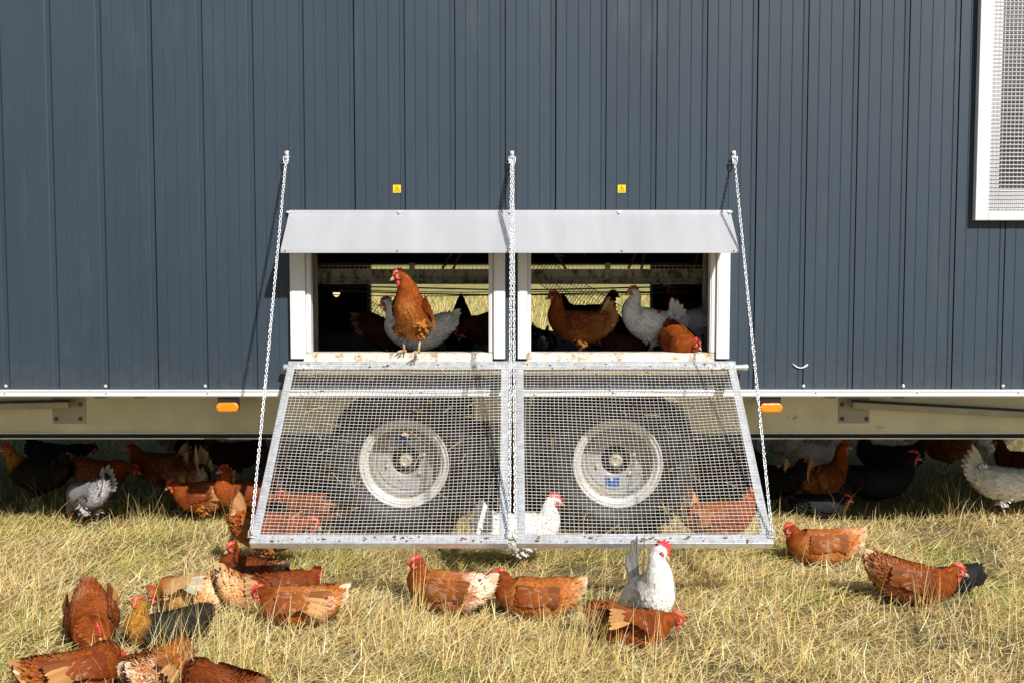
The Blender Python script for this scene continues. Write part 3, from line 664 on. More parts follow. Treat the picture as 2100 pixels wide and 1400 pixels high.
        pl = np.clip(pl, 0, .95) * np.where(rg.random((n, 1)) < .30 + .60 * pl, 1, .35) * rg.uniform(.5, 1, (n, 1))
        c = c * (1 - pl) + sc['pale'] * pl
        return c * (1 + (rg.random((n, 1)) - .5) * (.62 - .42 * pl))
    cb = tint(ii.ravel().astype(float), aa.ravel() * 2 * np.pi / NA, P) * .9
    fs = []
    for i in range(NR - 1):
        for j in range(NA): fs.append((i * NA + j, i * NA + (j + 1) % NA, (i + 1) * NA + (j + 1) % NA, (i + 1) * NA + j))
    fs += [tuple(range(NA))[::-1], tuple(range((NR - 1) * NA, NR * NA))]
    me = bpy.data.meshes.new('body'); me.from_pydata(P.tolist(), [], fs); me.polygons.foreach_set('use_smooth', [True] * len(fs))
    at = me.color_attributes.new('tint', 'FLOAT_COLOR', 'POINT'); at.data.foreach_set('color', np.concatenate([np.clip(cb, 0, 1), np.ones((len(cb), 1))], 1).ravel())
    body = link('body', me, M['bodyskin'], root)
    # ---- plumage
    I, A = [], []; s_ = .012 / fine ** .5; pos = s_
    while pos < slen[-1] - .030:
        i = float(np.interp(pos, slen, np.arange(NR))); w, h = np.interp(i, np.arange(NR), W_), np.interp(i, np.arange(NR), H_)
        neck = min(1, max(0, (i - ib + 2) / 6)); step = (.0088 * (1 - neck) + .0072 * neck) / fine ** .5
        m = max(6, int(2 * math.pi * math.sqrt((w * w + h * h) / 2) / step)); o = rg.random() * 6.28
        for k in range(m): I.append(i + rg.normal(0, .25)); A.append(o + 2 * math.pi * (k + rg.normal(0, .18)) / m)
        pos += (.0100 * (1 - neck) + .0090 * neck) / fine ** .5
    I, A = np.array(I), np.array(A)
    face = (I > ih - .5) & (np.abs(np.sin(A)) > .45); keep = ~face & (I < NR - 3); I, A = I[keep], A[keep]
    P, N, t = surf(I, A); nk = np.clip((I - ib + 2) / 6, 0, 1); n = len(I)
    ang = rg.normal(0, .26, n) * (1 - .4 * nk); sd = nrm(np.cross(t, N)); Dv = nrm(-t * np.cos(ang)[:, None] + sd * np.sin(ang)[:, None] + N * .05)
    fluff = np.clip(.24 - I / NR, 0, .24) / .24
    L = (.036 + .016 * fluff) * (1 - nk) + .030 * nk; q_ = fine ** -.22; L *= rg.uniform(.65, 1.35, n) * q_ * .95; Wd = (.0140 * (1 - nk) + .0078 * nk) * rg.uniform(.6, 1.3, n) * q_
    c0 = tint(I, A, P); c1 = c0 * (1.1 + .3 * rg.random((n, 1)) + .35 * nk[:, None] * rg.random((n, 1)))
    if scheme in ('gold',): g = (nk > .3) & (rg.random(n) < .35); c1[g] = (.03, .018, .01)
    if scheme == 'grey': c1 = c0 * np.where(rg.random((n, 1)) < .5, .55, 1.2)
    feather_mesh('plumage', P - N * .001, N, Dv, L, Wd, c0, c1, body, lift=(.0006, .0032, .0050, .0058), curl=.14, strand=True)
    # ---- wings
    def ysurf(x, z):
        w, h, zc = np.interp(x, BX, BW) * ws, np.interp(x, BX, BH), np.interp(x, BX, BZc)
        return w * math.sqrt(max(.06, 1 - min(1, ((z - zc) / h)) ** 2))
    for sg, dr in ((1, droop[0]), (-1, droop[1])):
        B, Nn, Dd, L, Wd, c0, c1 = [], [], [], [], [], [], []
        piv = np.array([.085, sg * .055, .035]); rot = Matrix.Rotation(R(dr * .9) * sg, 3, 'X') @ Matrix.Rotation(R(-dr * .5) * sg, 3, 'Z') if dr else None
        def put(u, v, ln, wd, dz, off, a, b):
            x = .088 - .25 * u; zt = .060 + .012 * u; zb = -.040 + .075 * u; z = zt + (zb - zt) * v
            y = sg * (ysurf(x, z) + off); nn = np.array([.12, sg * .93, .34 * (1 - 1.3 * v)]); dd = np.array([-1, -sg * .10, dz])
            q = np.array([x, y, z])
            if rot is not None:
                q = piv + np.array(rot @ Vector(q - piv)); nn = np.array(rot @ Vector(nn)); dd = np.array(rot @ Vector(dd))
                dd[2] -= dr * .006 * v
            B.append(bf(*q)); o = bf(0, 0, 0); Nn.append(bf(*nn) - o); Dd.append(bf(*dd) - o); L.append(ln); Wd.append(wd); c0.append(a); c1.append(b)
        npr = 9
        for k in range(npr):
            v = k / (npr - 1); fan = .28 * (1 - v) - .06 - (dr * .010 * v)
            pc = sc['prim'] * rg.uniform(.75, 1.15) if (dr or (pale > .3 and p['legs'])) and k > 2 else (sc['wing'] * (.65 if p['legs'] else .85) + sc['prim'] * (.35 if p['legs'] else .15)) * rg.uniform(.75, 1.15)
            put(.48 + .06 * rg.random(), .05 + .9 * v, (.135 if dr else .115 if p['legs'] else .092) * rg.uniform(.92, 1.06), .024, fan * .6, .006 + .003 * (1 - v), pc * .8, pc)
        for r in range(9):
            for k in range(12):
                v = (k + .5 + rg.normal(0, .2)) / 12; u = .03 + r * .060 + rg.normal(0, .016); a = (sc['wing'] * (1 - .4 * r / 8) + sc['back2'] * .4 * r / 8) * rg.uniform(.82, 1.2)
                tip = a * .78 + sc['pale'] * .22 if rg.random() < pale * .4 else a * 1.15
                put(u, v, .042 * rg.uniform(.8, 1.2), .0175 * rg.uniform(.8, 1.2), .06 + .1 * (v - .5), .006 + .006 * math.sin(math.pi * min(1, u * 1.4)) + .003 * (8 - r) / 8, a * .92, tip)
        B, Nn, Dd = np.array(B), nrm(np.array(Nn)), np.array(Dd); Dd = nrm(Dd - Nn * (Dd * Nn).sum(1)[:, None] * .8)
        feather_mesh('wing', B, Nn, Dd, np.array(L), np.array(Wd), np.array(c0), np.array(c1), root, lift=(.0, .0028, .0032, .001), curl=.26, stuff=False)
    # ---- tail, a folded fan
    el = R(p['tail']) + pit * .25; tb = bf(-.165, 0, .052)
    B, Nn, Dd, L, Wd, c0, c1 = [], [], [], [], [], [], []
    for sg in (1, -1):
        for k in range(7):
            a = el - k * R(11) * p.get('ts', 1); sp2 = sg * (.06 + .075 * k) * p.get('ts', 1); d = nrm(np.array([-math.cos(a), sp2, math.sin(a)]))
            nn = nrm(np.array([.2 * math.sin(a), sg * .9, .35 * math.cos(a)])); nn = nrm(nn - d * nn.dot(d))
            pc = (sc['tail'] * (1 - .5) + sc['pale'] * .5 if rg.random() < .25 + pale * .6 else sc['tail']) * rg.uniform(.75, 1.15)
            B.append(tb + np.array([.03, sg * .010, -.004 * k])); Nn.append(nn); Dd.append(d); L.append((.168 - .009 * k) * rg.uniform(.94, 1.05) * p.get('tl', 1)); Wd.append(.040); c0.append(pc * .7); c1.append(pc)
        for k in range(24):
            a = el - R(75) * rg.random() * min(1, p.get('ts', 1) + .2) + .05; d = nrm(np.array([-math.cos(a), sg * (.1 + .3 * rg.random()), math.sin(a)])); nn = nrm(np.array([.1, sg * .9, .4])); nn = nrm(nn - d * nn.dot(d))
            pc = sc['back2'] * rg.uniform(.8, 1.3); B.append(tb + np.array([.05 + .02 * rg.random(), sg * (.018 + .012 * rg.random()), -.025 * rg.random()])); Nn.append(nn); Dd.append(d); L.append(rg.uniform(.06, .115)); Wd.append(.022); c0.append(pc); c1.append(pc * 1.2)
    feather_mesh('tail', np.array(B), np.array(Nn), np.array(Dd), np.array(L), np.array(Wd), np.array(c0), np.array(c1), root, lift=(0, .003, .004, .002), curl=.25, stuff=False)
    # ---- head furniture
    hF, hS = hdir, nrm(np.cross(up0, hdir)); hU = np.cross(hF, hS)
    def H(x, y, z): return Vector(hd + hF * x + hS * y + hU * z)
    hm = Matrix((hF, hS, hU)).transposed()
    k = comb; out = [(-.020, .014), (-.026, .030), (-.014, .034), (-.006, .047), (.000, .036), (.010, .050), (.015, .037), (.025, .047), (.028, .033), (.039, .036), (.039, .022), (.050, .018), (.046, .006), (.030, .012), (.010, .016)]
    cm = MB(); lo = lambda z: lop * max(0, z - .018) * 1.3
    A_ = [(.01 + (x - .01) * (.7 + .3 * k), .012 + (z - .012) * k) for x, z in out]; m = len(A_)
    th = lambda z: .0045 if z < .02 else .0022
    vs = [H(x, th(z) + lo(z), z - lop * .35 * max(0, z - .02)) for x, z in A_] + [H(x, -th(z) + lo(z), z - lop * .35 * max(0, z - .02)) for x, z in A_]
    cx = H(.012, .0055 + lo(.022), .022), H(.012, -.0055 + lo(.022), .022)
    cm.add(vs + list(cx), [(i, (i + 1) % m, 2 * m) for i in range(m)] + [((i + 1) % m + m, i + m, 2 * m + 1) for i in range(m)] + [(i, i + m, (i + 1) % m + m, (i + 1) % m) for i in range(m)])
    cm.build('comb', M['red'], root, smooth=True, local=True)
    fm = MB()
    for sg in (1, -1): fm.ball(H(.020, sg * .0165, .000), (.021, .0075, .0165), 0, 10, 6, hm); fm.ball(H(-.002, sg * .021, -.010), (.0065, .004, .008), 0, 6, 4, hm)
    fm.build('face', M['face'], root, smooth=True, local=True)
    for sg in (1, -1):
        MB().ball(H(.026, sg * .009, -.026 - .006 * comb), (.010, .0042, .017 * (.6 + .4 * comb)), 0, 8, 6, hm).build('wattle', M['red'], root, smooth=True, local=True)
        MB().ball(H(.022, sg * .0232, .005), (.0046, .0022, .0046), 0, 8, 5, hm).build('eye', M['eye'], root, smooth=True, local=True)
    MB().tube([H(.034, 0, -.001), H(.048, 0, -.002), H(.060, 0, -.006), H(.069, 0, -.013)], [.0105, .0085, .0052, .0012], 8).tube([H(.038, 0, -.009), H(.050, 0, -.010), (H(.061, 0, -.0125))], [.006, .005, .0012], 6).build('beak', M['beak'], root, smooth=True, local=True)
    # ---- legs
    if p['legs']:
        for sg in (1, -1):
            st = p.get('step', 0) * sg
            hip = bf(-.015, sg * .045, -.045); foot = np.array([.012 + st, sg * .048, .006]); hock = np.array([(hip[0] + foot[0]) / 2 - .030, sg * .050, hb * .40]); lg = MB()
            q = [hip, hip * .62 + hock * .38 + np.array([.012, 0, 0]), hip * .25 + hock * .75, hock]
            lg.tube(q, [.046, .038, .020, .0095], 10, 0); lg.tube([hock, hock * .5 + foot * .5 + np.array([.003, 0, 0]), foot], [.0088, .0066, .0072], 8, 1)
            lg.ball(foot, (.011, .010, .008), 1, 8, 5)
            for a, l in ((0, .058), (.55, .050), (-.55, .050), (math.pi + .25 * sg, .026)):
                d = np.array([math.cos(a), math.sin(a), 0]); lg.tube([foot, foot + d * l * .5 + np.array([0, 0, .004]), foot + d * l * .88 - np.array([0, 0, .0015]), foot + d * l - np.array([0, 0, .004])], [.0065, .0052, .0042, .001], 6, 1)
            o = lg.build('leg', [M['bodyskin'], M['shank']], root, smooth=True, local=True)
            at = o.data.color_attributes.new('tint', 'FLOAT_COLOR', 'POINT'); cl = sc['low'] * .9; at.data.foreach_set('color', np.tile(np.r_[cl, 1], len(o.data.vertices)))
            # thigh feathers
            nf = 60; f = rg.random(nf); ph = rg.random(nf) * 6.28; q = np.array(q); k3 = np.clip(f * 2.6, 0, 2.59); kk = k3.astype(int); fr = (k3 - kk)[:, None]
            c = q[kk] * (1 - fr) + q[kk + 1] * fr; rr = np.interp(k3, [0, 1, 2, 3], [.046, .038, .020, .0095])
            N = np.stack([np.cos(ph), np.sin(ph), np.zeros(nf)], 1); Dn = nrm(np.tile(hock - hip, (nf, 1)) + N * .1)
            cc = sc['low'] * rg.uniform(.75, 1.2, (nf, 1))
            feather_mesh('thigh_feathers', c + N * rr[:, None] * .95, N, Dn, np.full(nf, .032), np.full(nf, .018), cc, cc * 1.15, o)
    return root

# ---------------------------------------------------------------- every hen in its place
def on_ground(px, py, sink=.0):
    p = GZ(px, py, 0.0); p.z = float(hgt(p.x, p.y)) + .012 - sink; return p
def inside(px, Y, z=.957):
    p = PX(px, 600, Y); return Vector((p.x, Y, z))
GA, GU, GF = 'hens in the openings', 'hens in the shade under the house', 'hens resting on the sunny grass'
GR = 'hens under the mesh ramps'
# in the openings
hen('brown', 'front', inside(844, -.048, 1.024), -103, 'brown hen standing on the white sill of the left opening', GA, s=1.10, fine=1.8, hy=-48, head=(.105, -.026, .195), pale=.05, tail=80, step=.02)
hen('white', 'sit', inside(858, .36), 178, 'white hen in the left opening, half hidden behind the brown one on the sill', GA, s=1.0, hb=.165, pitch=-4, head=(.195, 0, .19), tail=34, fine=1.3, ts=.6, pale=.1, comb=1.25)
hen('black', 'situp', inside(944, 1.0), 88, 'dark hen silhouetted against the bright rear opening, seen from behind', GA, s=1.08, fine=.7)
hen('dark', 'peck', inside(1002, .62), 205, 'dark brown hen at the right end of the left opening, head lowered', GA, s=1.0, fine=.7, head=(.20, 0, -.03), hb=.19)
hen('dark', 'peck', inside(800, .62), -6, 'dark brown hen bent down at the lower left of the left opening', GA, s=.98, fine=.7, hb=.14, tail=24)
hen('brown', 'stand', inside(1186, .32), 180, 'brown hen at the left of the right opening, looking left', GA, s=.98, fine=1.8, hb=.225, head=(.150, 0, .185), tail=66, pale=.25, legs=1)
hen('white', 'tall', inside(1333, .34), 180, 'white hen with raised tail standing in the right opening', GA, s=1.0, fine=1.6, hb=.230, pitch=24, head=(.095, 0, .195), tail=84, tl=1.1, pale=.1, comb=1.15)
hen('brown', 'flat', inside(1397, .09, .99), -78, 'glossy brown hen crouching with lowered head at the right end of the right opening', GA, s=.95, fine=1.8, head=(.165, .030, .015), hy=40, hp=-32, tail=55, tl=.7, pale=.05, hb=.085, pitch=-8)
hen('white', 'lean', inside(1412, .42), 215, 'white hen at the right end of the right opening showing only its tail', GA, s=1.0, fine=.9, tail=62, tl=1.1)
hen('dark', 'tall', inside(1425, .62), 185, 'dark brown hen standing tall behind the white hens of the right opening', GA, s=1.02, fine=.7, hb=.26)
hen('black', 'stand', inside(1212, 1.25), 8, 'black hen far inside the house behind the wire ladder of the right opening', GA, s=.95, fine=.7)
hen('black', 'situp', inside(1268, .78), 170, 'black hen with stretched neck behind the white hen of the right opening', GA, s=1.0, fine=.7, hb=.14)
hen('dark', 'sit', inside(1280, .5), 190, 'dark brown hen low on the floor between the brown and the white hen', GA, s=.92, fine=.7, hb=.08, head=(.16, 0, .06))
hen('black', 'sit', inside(1102, .32), 100, 'black hen sitting in the lower left corner of the right opening', GA, s=.95, fine=.7, head=(.14, 0, .08))
hen('brown', 'peck', inside(1140, .60, 1.498), 0, 'brown hen on the upper deck, head bent down under the canopy', GA, s=.9, fine=.7, head=(.19, 0, -.07), hp=-60, hb=.14)
# in the shade, left of the ramps
hen('gold', 'tall', on_ground(72, 1036), 178, 'dark hen with golden neck at the left edge of the picture', GU, s=1.08, fine=1.2, head=(.175, 0, .16))
hen('black', 'lean', on_ground(128, 985), 8, 'black hen farthest left in the shade under the house, facing right', GU, s=1.05, fine=.7)
hen('brown', 'lean', on_ground(212, 1026), -4, 'brown hen with pale tail walking right behind the grey hen', GU, s=1.06, fine=1.1, head=(.215, 0, .03), tail=34, pale=.3)
hen('chestnut', 'stand', on_ground(322, 1018), 176, 'dark brown hen facing left behind the brown and white tailed hen', GU, s=1.06, fine=.9, head=(.17, 0, .125), pale=.2)
hen('grey', 'peck', on_ground(182, 1074), 146, 'grey hen feeding with its tail turned to the camera', GU, s=.98, fine=1.7, tail=62, head=(.20, 0, -.12), step=.03, pale=.3)
hen('brown', 'lean', on_ground(380, 1052), 140, 'brown hen with upright whitish tail, in the shade between two brown hens', GU, s=1.06, fine=1.3, tail=82, pale=.95, head=(.19, 0, .02), tl=1.2, ts=.7)
hen('brown', 'lean', on_ground(414, 1076), 186, 'brown hen facing left at the shade edge, cream fluff below its tail', GU, s=1.0, fine=1.7, tail=76, head=(.180, 0, .075), pale=.45, hb=.20)
hen('brown', 'stand', on_ground(500, 1076), 205, 'brown hen with pink face looking left beside the leftmost chain', GU, s=1.0, fine=1.6, hb=.205, head=(.115, .0, .170), hy=-25, pale=.1)
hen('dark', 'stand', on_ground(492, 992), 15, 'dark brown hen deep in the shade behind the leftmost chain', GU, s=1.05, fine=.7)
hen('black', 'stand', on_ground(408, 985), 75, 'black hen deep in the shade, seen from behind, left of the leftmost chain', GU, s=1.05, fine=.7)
hen('grey', 'stand', on_ground(352, 948), 170, 'grey hen far back in the shade, only its belly below the chassis rail', GU, s=1.0, fine=.7)
# under the ramps
hen('brown', 'lean', on_ground(560, 1162), 3, 'brown hen under the left ramp with its tail behind the leftmost chain', GR, s=1.08, fine=1.7, tail=74, pale=.08, ts=.6, head=(.205, 0, .03), hb=.20)
hen('brown', 'lean', on_ground(640, 1098), 176, 'brown hen behind the left ramp, facing left', GR, s=.95, fine=1.1, head=(.2, 0, .075), tail=25)
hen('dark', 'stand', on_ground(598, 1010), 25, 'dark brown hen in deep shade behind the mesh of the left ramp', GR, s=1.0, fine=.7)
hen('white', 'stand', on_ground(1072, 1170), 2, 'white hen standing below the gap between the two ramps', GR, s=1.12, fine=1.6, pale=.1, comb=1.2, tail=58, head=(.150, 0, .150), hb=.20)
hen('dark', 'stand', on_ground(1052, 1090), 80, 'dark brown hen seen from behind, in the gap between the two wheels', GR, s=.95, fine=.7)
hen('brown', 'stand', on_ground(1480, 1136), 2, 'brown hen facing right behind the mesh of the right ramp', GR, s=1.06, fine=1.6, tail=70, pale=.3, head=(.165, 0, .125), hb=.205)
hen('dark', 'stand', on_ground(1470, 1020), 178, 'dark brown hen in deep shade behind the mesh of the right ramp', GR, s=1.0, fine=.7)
# in the shade, right of the ramps
hen('brown', 'tall', on_ground(1692, 1046), 32, 'brown hen seen from behind, looking right, next to the big black hen', GU, s=1.06, fine=1.6, tail=82, hy=-30, head=(.16, 0, .20), pale=.2, hb=.215)
hen('black', 'sit', on_ground(1808, 1040), 4, 'big black hen with bright red comb facing right in the shade', GU, s=1.22, fine=1.3, hb=.15, head=(.175, 0, .135), comb=1.1)
hen('black', 'sit', on_ground(1812, 992), 172, 'black hen facing left behind the big black hen', GU, s=1.12, fine=.8, hb=.18)
hen('black', 'lie', on_ground(1688, 1064), 5, 'black hen lying low on the edge of the shade below a brown hen', GU, s=.92, fine=1.0, head=(.17, 0, .05))
hen('brown', 'peck', on_ground(1648, 1046), 25, 'small brown hen with striped pale tail just right of the rightmost chain', GU, s=.88, fine=1.2, tail=62, pale=.6)
hen('black', 'stand', on_ground(1584, 1046), 140, 'black hen with dull red comb behind the rightmost chain', GU, s=1.0, fine=.8, head=(.12, .02, .16))
hen('white', 'lean', on_ground(2066, 1064), -14, 'white hen walking out of the right edge of the picture', GU, s=1.12, fine=1.6, tail=66, pale=.1, head=(.22, 0, .06), tl=1.15, step=.03)
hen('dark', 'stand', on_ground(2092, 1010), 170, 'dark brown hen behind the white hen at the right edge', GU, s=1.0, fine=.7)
hen('chestnut', 'lean', on_ground(1938, 968), 182, 'dark brown hen bending forward to the left, far back right under the house', GU, s=1.0, fine=.7, head=(.2, 0, .0))
hen('white', 'lean', on_ground(1800, 946), -3, 'white hen far back whose lowered red head shows right of the black hens', GU, s=1.0, fine=.7, head=(.215, 0, -.03))
hen('white', 'tall', on_ground(1658, 1000), 170, 'white hen dim in the shade behind the brown hen that looks right', GU, s=1.05, fine=.8)
hen('white', 'stand', on_ground(2018, 952), 175, 'white hen far back at the right, cut off by the chassis rail', GU, s=1.05, fine=.7)
hen('white', 'peck', on_ground(1602, 952), 190, 'white hen far back pecking beside the rightmost chain', GU, s=.95, fine=.7)
# on the sunny grass
hen('brown', 'lie', on_ground(196, 1322, .01), -72, 'brown hen dust bathing at the left with its head tucked down in front', GF, s=1.02, fine=2.2, head=(.125, .02, .0), hp=-50, hy=25, pale=.55, roll=8, droop=(5, 4), pitch=-14, hb=.106)
hen('gold', 'sit', on_ground(340, 1324, .02), 205, 'black hen with golden neck and red face resting among the brown hens', GF, s=.92, fine=2.2, pitch=2, head=(.120, 0, .150), tail=20, tl=.7, ts=.4, hb=.10, comb=.95)
hen('buff', 'flat', on_ground(392, 1252, .01), 172, 'cream coloured hen stretched out with spread pale wing behind the golden necked hen', GF, s=1.02, fine=2.0, droop=(38, 0), pale=.8, head=(.19, 0, .0), roll=8)
hen('chestnut', 'lie', on_ground(512, 1208, .01), 155, 'dark chestnut hen with raised head, rearmost of the resting group at the left', GF, s=.98, fine=2.0, pale=.4, head=(.10, 0, .13), hy=60)
hen('buff', 'lie', on_ground(500, 1246, .02), 62, 'tan hen with raised rump between the cream hen and the lying brown hen', GF, s=.92, fine=2.0, tail=55, pale=.35, pitch=-18, head=(.16, 0, -.01))
hen('ginger', 'lie', on_ground(604, 1288, .01), 186, 'brown hen with pale wing edge lying at the right end of the left group', GF, s=1.02, fine=2.2, droop=(22, 0), pale=.5, head=(.155, .0, .065), hp=-25)
hen('chestnut', 'lie', on_ground(598, 1236, .02), 25, 'dark chestnut hen hidden behind the lying brown hen of the left group', GF, s=.92, fine=1.4, head=(.14, 0, .06))
hen('brown', 'lie', on_ground(168, 1412, .02), 36, 'brown hen lying in the lower left corner with its pale tail to the left', GF, s=1.04, fine=2.2, pale=.3, tail=24, roll=-8, head=(.15, .02, .02), hp=-40, hb=.088, droop=(0, 10))
hen('ginger', 'lie', on_ground(340, 1394, .02), 62, 'ginger and cream hen half hidden by tall straw at the bottom left', GF, s=.95, fine=2.2, pale=.6, droop=(10, 20), head=(.13, 0, .02), hp=-40, hb=.088)
hen('chestnut', 'lie', on_ground(448, 1452, .02), 150, 'dark chestnut hen cut off by the bottom edge of the picture', GF, s=1.0, fine=1.6, head=(.15, 0, .0))
hen('ginger', 'lie', on_ground(914, 1248, .01), 166, 'brown hen with cream rump and head turned away, middle of the meadow', GF, s=1.10, fine=2.2, pale=.95, head=(.135, .0, .115), hy=38, tail=26, hb=.108)
hen('ginger', 'lie', on_ground(1092, 1254, .01), 178, 'ginger hen lying facing left just right of the cream rumped hen', GF, s=1.06, fine=2.2, pale=.25, head=(.150, 0, .095), tail=26)
hen('white', 'situp', on_ground(1334, 1281, .0), -74, 'white hen sitting upright with lopped red comb in front of the right ramp', GF, s=1.12, fine=2.2, head=(.080, 0, .215), hy=40, hp=-26, tail=82, tl=1.85, ts=.3, lop=.9, comb=1.3, pale=.1, pitch=38, hb=.135, ws=.95)
hen('brown', 'flat', on_ground(1300, 1310, .02), -6, 'brown hen lying facing right with drooped tan wing below the white hen', GF, s=.98, fine=2.2, droop=(0, 46), head=(.195, 0, .045), hp=-20, pale=.3, tail=14)
hen('ginger', 'lie', on_ground(1680, 1156, .01), 184, 'ginger hen with white tail lying right of the right ramp', GF, s=1.08, fine=2.2, pale=.5, head=(.150, 0, .085), tail=24, roll=6)
hen('brown', 'lie', on_ground(1876, 1236, .01), -10, 'brown hen with pale raised tail lying at the right, facing right', GF, s=1.10, fine=2.2, pale=.4, head=(.18, 0, .06), tail=40, pitch=-5, hb=.106)
hen('black', 'flat', on_ground(1938, 1222, .0), 165, 'black hen lying behind the brown hen at the right', GF, s=.78, fine=1.6, head=(.13, 0, .02), roll=10, tail=-4, tl=.9)

# ---------------------------------------------------------------- loose feathers
def loose_feather(p, rx, rz, l, label, col):
    o = feather_mesh('feather', np.zeros((5, 3)) + np.array([[0, 0, 0], [.1 * l, 0, .001], [.05 * l, .1 * l, .001], [0, -.1 * l, .002], [.2 * l, .05 * l, .003]]), np.tile([0, 0, 1.0], (5, 1)), nrm(np.array([[1, 0, 0], [1, .3, .1], [1, -.3, .1], [1, .5, .1], [1, -.5, .2]])),
                     np.array([1, .7, .7, .45, .45]) * l, np.array([.3, .24, .24, .2, .2]) * l, np.tile(C3(*col) * .85, (5, 1)), np.tile(C3(*col), (5, 1)), None, stuff=False)
    o.location = p; o.rotation_euler = (rx, 0, rz); tag(o, label, 'feather', 'loose feathers')
cq = [PX(1625 + 32 * t, 745 + 9 * math.sin(math.pi * t * .95), -.006) for t in np.linspace(0, 1, 9)]
cr = tag(empty('feather', cq[4]), 'curved white feather stuck to the wall right of the right ramp', 'feather', 'loose feathers')
MB().tube(cq, [.0016, .003, .004, .0035, .003, .0035, .0045, .006, .002], 6).build('vane', M['white'], cr, smooth=True)
loose_feather(RM @ Vector((-.475, .36, .012)), -.6, .5, .06, 'brown and white feather caught high on the left ramp mesh', (.70, .42, .22))
loose_feather(RM @ Vector((-.48, .52, .012)), -.6, 2.5, .045, 'pale feather caught lower on the left ramp mesh', (.72, .55, .38))
loose_feather(on_ground(1870, 1072) + Vector((0, 0, .05)), -1.0, 1.2, .06, 'small pale feather standing in the grass below the big black hen', (.72, .66, .58))
loose_feather(on_ground(1372, 1100) + Vector((0, 0, .04)), -.5, .6, .07, 'white fluff lying in the grass behind the right ramp', (.8, .78, .74))

# ---------------------------------------------------------------- the dry meadow
def blades(name, base, L, w, az, lean, bend, col, tipcol, K=3):
    n = len(L); d = np.stack([np.cos(az), np.sin(az), np.zeros(n)], 1); sd = np.stack([-np.sin(az + .6), np.cos(az + .6), np.zeros(n)], 1)
    P = base.copy(); V = []; CV = []
    for k in range(K + 1):
        f = k / K; ww = w * (1 - f ** 2.2) * .5
        if k < K: V += [P - sd * ww[:, None], P + sd * ww[:, None]]; CV += [col * (1 - f) + tipcol * f] * 2
        else: V.append(P.copy()); CV.append(tipcol)
        th = lean + bend * (f + .5 / K); P = P + (d * np.sin(th)[:, None] + np.array([0, 0, 1.0]) * np.cos(th)[:, None]) * (L / K)[:, None]
        P[:, 2] = np.maximum(P[:, 2], base[:, 2] + .002)
    nv = 2 * K + 1; V = np.stack(V, 1).reshape(-1, 3); CV = np.stack(CV, 1).reshape(-1, 3); o = np.arange(n)[:, None] * nv
    quads = np.concatenate([o + np.array([[2 * k, 2 * k + 1, 2 * k + 3, 2 * k + 2]]) for k in range(K - 1)]); tris = o + np.array([[2 * K - 2, 2 * K - 1, 2 * K]])
    me = bpy.data.meshes.new(name); me.vertices.add(len(V)); me.vertices.foreach_set('co', V.astype(np.float32).ravel())
    me.loops.add(quads.size + tris.size); me.loops.foreach_set('vertex_index', np.concatenate([quads.ravel(), tris.ravel()]).astype(np.int32))
    me.polygons.add(len(quads) + len(tris)); me.polygons.foreach_set('loop_start', np.concatenate([np.arange(len(quads)) * 4, len(quads) * 4 + np.arange(len(tris)) * 3]).astype(np.int32))
    me.update(calc_edges=True)
    at = me.color_attributes.new('tint', 'FLOAT_COLOR', 'POINT'); at.data.foreach_set('color', np.concatenate([np.clip(CV, 0, 1), np.ones((len(CV), 1))], 1).astype(np.float32).ravel())
    ob = link(name, me, M['blade']); tag(ob, kind='stuff'); return ob
rg = np.random.default_rng(42)
def patch(x, y, s, k):                                               # smooth random field in 0..1
    v = 0
    for j in range(4):
        a, b, c = np.random.default_rng(k * 10 + j).uniform(-1, 1, 3); v = v + np.sin(x * s * (a * 2 + .7) + y * s * (b * 2 - .6) + c * 7)
    return .5 + v / 8
BARE = [(p.x, p.y, r) for p, r in ((GZ(330, 1118), .16), (GZ(1560, 1212), .17), (GZ(1655, 1240), .12), (GZ(760, 1190), .14), (GZ(1180, 1180), .13), (GZ(1820, 1330), .15), (GZ(700, 1350), .12), (GZ(1480, 1385), .14), (GZ(150, 1200), .12), (GZ(2040, 1190), .15))]   # scratched and trodden spots
def scatter(n, x0, x1, y0, y1, keep=None):
    x, y = rg.uniform(x0, x1, n), rg.uniform(y0, y1, n); ok = np.ones(n, bool)
    for fx, fy, ya, a, b in FOOT:
        dx, dy = x - fx, y - fy; u, v = dx * math.cos(ya) + dy * math.sin(ya), -dx * math.sin(ya) + dy * math.cos(ya); ok &= (u / a) ** 2 + (v / b) ** 2 > 1
    for wx in (w1.x, w2.x): ok &= ~((np.abs(x - wx) < .14) & (y > .2) & (y < .6))
    for bx, by, br in BARE: ok &= rg.random(n) > .85 * np.exp(-((x - bx) ** 2 + (y - by) ** 2) / br ** 2)
    if keep is not None: ok &= rg.random(n) < keep(x, y)
    x, y = x[ok], y[ok]; return np.stack([x, y, hgt(x, y)], 1)
STRAW = C3(.84, .605, .235); PALE = C3(.94, .79, .45); TAN = C3(.52, .34, .13); GREEN = C3(.19, .31, .04); YGREEN = C3(.50, .52, .11); BROWN = C3(.22, .14, .06)
def cmix(n, cols, pr):
    k = rg.choice(len(cols), n, p=pr); c = np.array(cols)[k]; return c * rg.uniform(.75, 1.2, (n, 1))
def bare(x, y): return np.clip(1.25 - 1.0 * (patch(x, y, 3.1, 5) > .68), .2, 1)
def lush(x, y): return np.clip((patch(x, y, 4.2, 2) - .54) * 3.4 + .20 * np.clip((y + .75) * 1.4, -.6, 1), 0, 1)
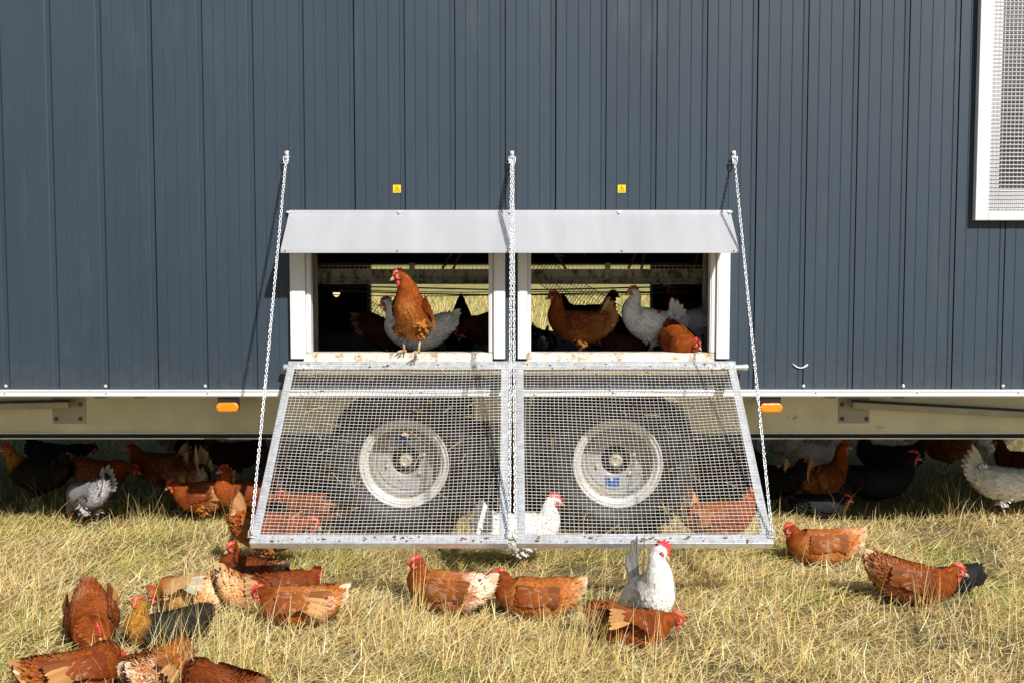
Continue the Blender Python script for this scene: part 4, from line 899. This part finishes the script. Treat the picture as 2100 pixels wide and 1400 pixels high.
# matted straw lying every way
b = scatter(125000, -3.4, 3.4, -2.5, .75, bare); n = len(b); b[:, 2] += rg.uniform(0, .035, n)
c = cmix(n, [STRAW, PALE, TAN, YGREEN, BROWN], [.36, .36, .13, .06, .09]); lu = lush(b[:, 0], b[:, 1])[:, None] * (rg.random((n, 1)) < .5); c = c * (1 - lu * .6) + YGREEN * lu * .6
wr = .80 + .5 * patch(b[:, 0], b[:, 1], 6.3, 8); c = c * wr[:, None]
blades('straw_mat', b, rg.uniform(.035, .15, n), rg.uniform(.0022, .0050, n), rg.uniform(0, 6.28, n), rg.uniform(1.12, 1.62, n), rg.uniform(-.35, .45, n), c, c * 1.05)
# short living grass in patches
b = scatter(125000, -3.4, 3.4, -2.5, .75, lambda x, y: np.clip(.06 + lush(x, y) * 1.1, 0, 1)); n = len(b)
c = cmix(n, [GREEN, YGREEN, STRAW], [.42, .46, .12])
blades('meadow_grass', b, rg.uniform(.02, .07, n), rg.uniform(.0020, .0044, n), rg.uniform(0, 6.28, n), rg.uniform(.15, 1.25, n), rg.uniform(.2, 1.2, n), c * .9, c * .85 + STRAW * .2)
# bleached blades, half upright, in tufts
b = scatter(60000, -3.4, 3.4, -2.5, .75, lambda x, y: np.clip((patch(x, y, 5.1, 3) - .42) * 2.6, .06, 1)); n = len(b); c = cmix(n, [STRAW, PALE, TAN], [.45, .42, .13])
blades('bleached_grass', b, rg.uniform(.05, .17, n), rg.uniform(.0020, .0044, n), rg.uniform(0, 6.28, n), rg.uniform(.5, 1.4, n), rg.uniform(-.5, 1.3, n), c * .85, c)
# tall dry stems, denser in a few tufts
tx = [(1180, 1345, .16, 150), (860, 1262, .05, 45), (1230, 1300, .10, 60), (1905, 1255, .10, 60), (420, 1395, .20, 230), (330, 1400, .12, 90), (560, 1350, .2, 60), (360, 1300, .12, 60), (490, 1080, .05, 26), (1725, 1068, .06, 16), (640, 1090, .10, 40), (980, 1100, .12, 40), (1280, 1100, .1, 30), (110, 1040, .12, 30),
      (60, 1180, .2, 60), (780, 1330, .2, 50), (1650, 1360, .25, 70), (2020, 1330, .2, 60), (1500, 1300, .2, 50), (90, 1300, .15, 50), (1960, 1070, .15, 25), (300, 1075, .15, 40), (700, 1200, .2, 40), (1560, 1240, .15, 30), (1450, 1200, .2, 30), (1000, 1380, .2, 60), (1390, 1385, .2, 60), (1850, 1390, .2, 60), (600, 1385, .2, 60), (240, 1390, .15, 40)]
P_ = [scatter(300, -3.4, 3.4, -2.6, .7)]
for px, py, r, k in tx:
    p = GZ(px, py); q = rg.normal(0, r * .5, (k, 2)); P_.append(np.stack([p.x + q[:, 0], p.y + q[:, 1], hgt(p.x + q[:, 0], p.y + q[:, 1])], 1))
b = np.concatenate(P_); n = len(b); c = cmix(n, [STRAW, PALE, YGREEN], [.5, .32, .18])
blades('grass_stems', b, rg.uniform(.13, .34, n), rg.uniform(.0016, .0028, n), rg.uniform(0, 6.28, n), np.abs(rg.normal(.2, .3, n)), rg.uniform(0, 1.2, n), c * .9, c, K=5)
# thinner grass in the shade under and behind the house
b = scatter(52000, -4.2, 4.2, .7, 5.2); n = len(b); c = cmix(n, [STRAW, YGREEN, GREEN, BROWN, TAN], [.26, .24, .24, .12, .14])
blades('shade_grass', b, rg.uniform(.04, .13, n), rg.uniform(.002, .004, n), rg.uniform(0, 6.28, n), rg.uniform(.1, 1.4, n), rg.uniform(0, 1, n), c * .85, c)
# the field beyond
b = scatter(26000, -9, 9, 5.2, 36); b[:, 2] = -.02; n = len(b); c = cmix(n, [STRAW, PALE, YGREEN, GREEN], [.40, .25, .23, .12])
blades('far_grass', b, rg.uniform(.12, .34, n), rg.uniform(.008, .02, n), rg.uniform(0, 6.28, n), rg.uniform(.0, .8, n), rg.uniform(.1, .9, n), c * .8, c)
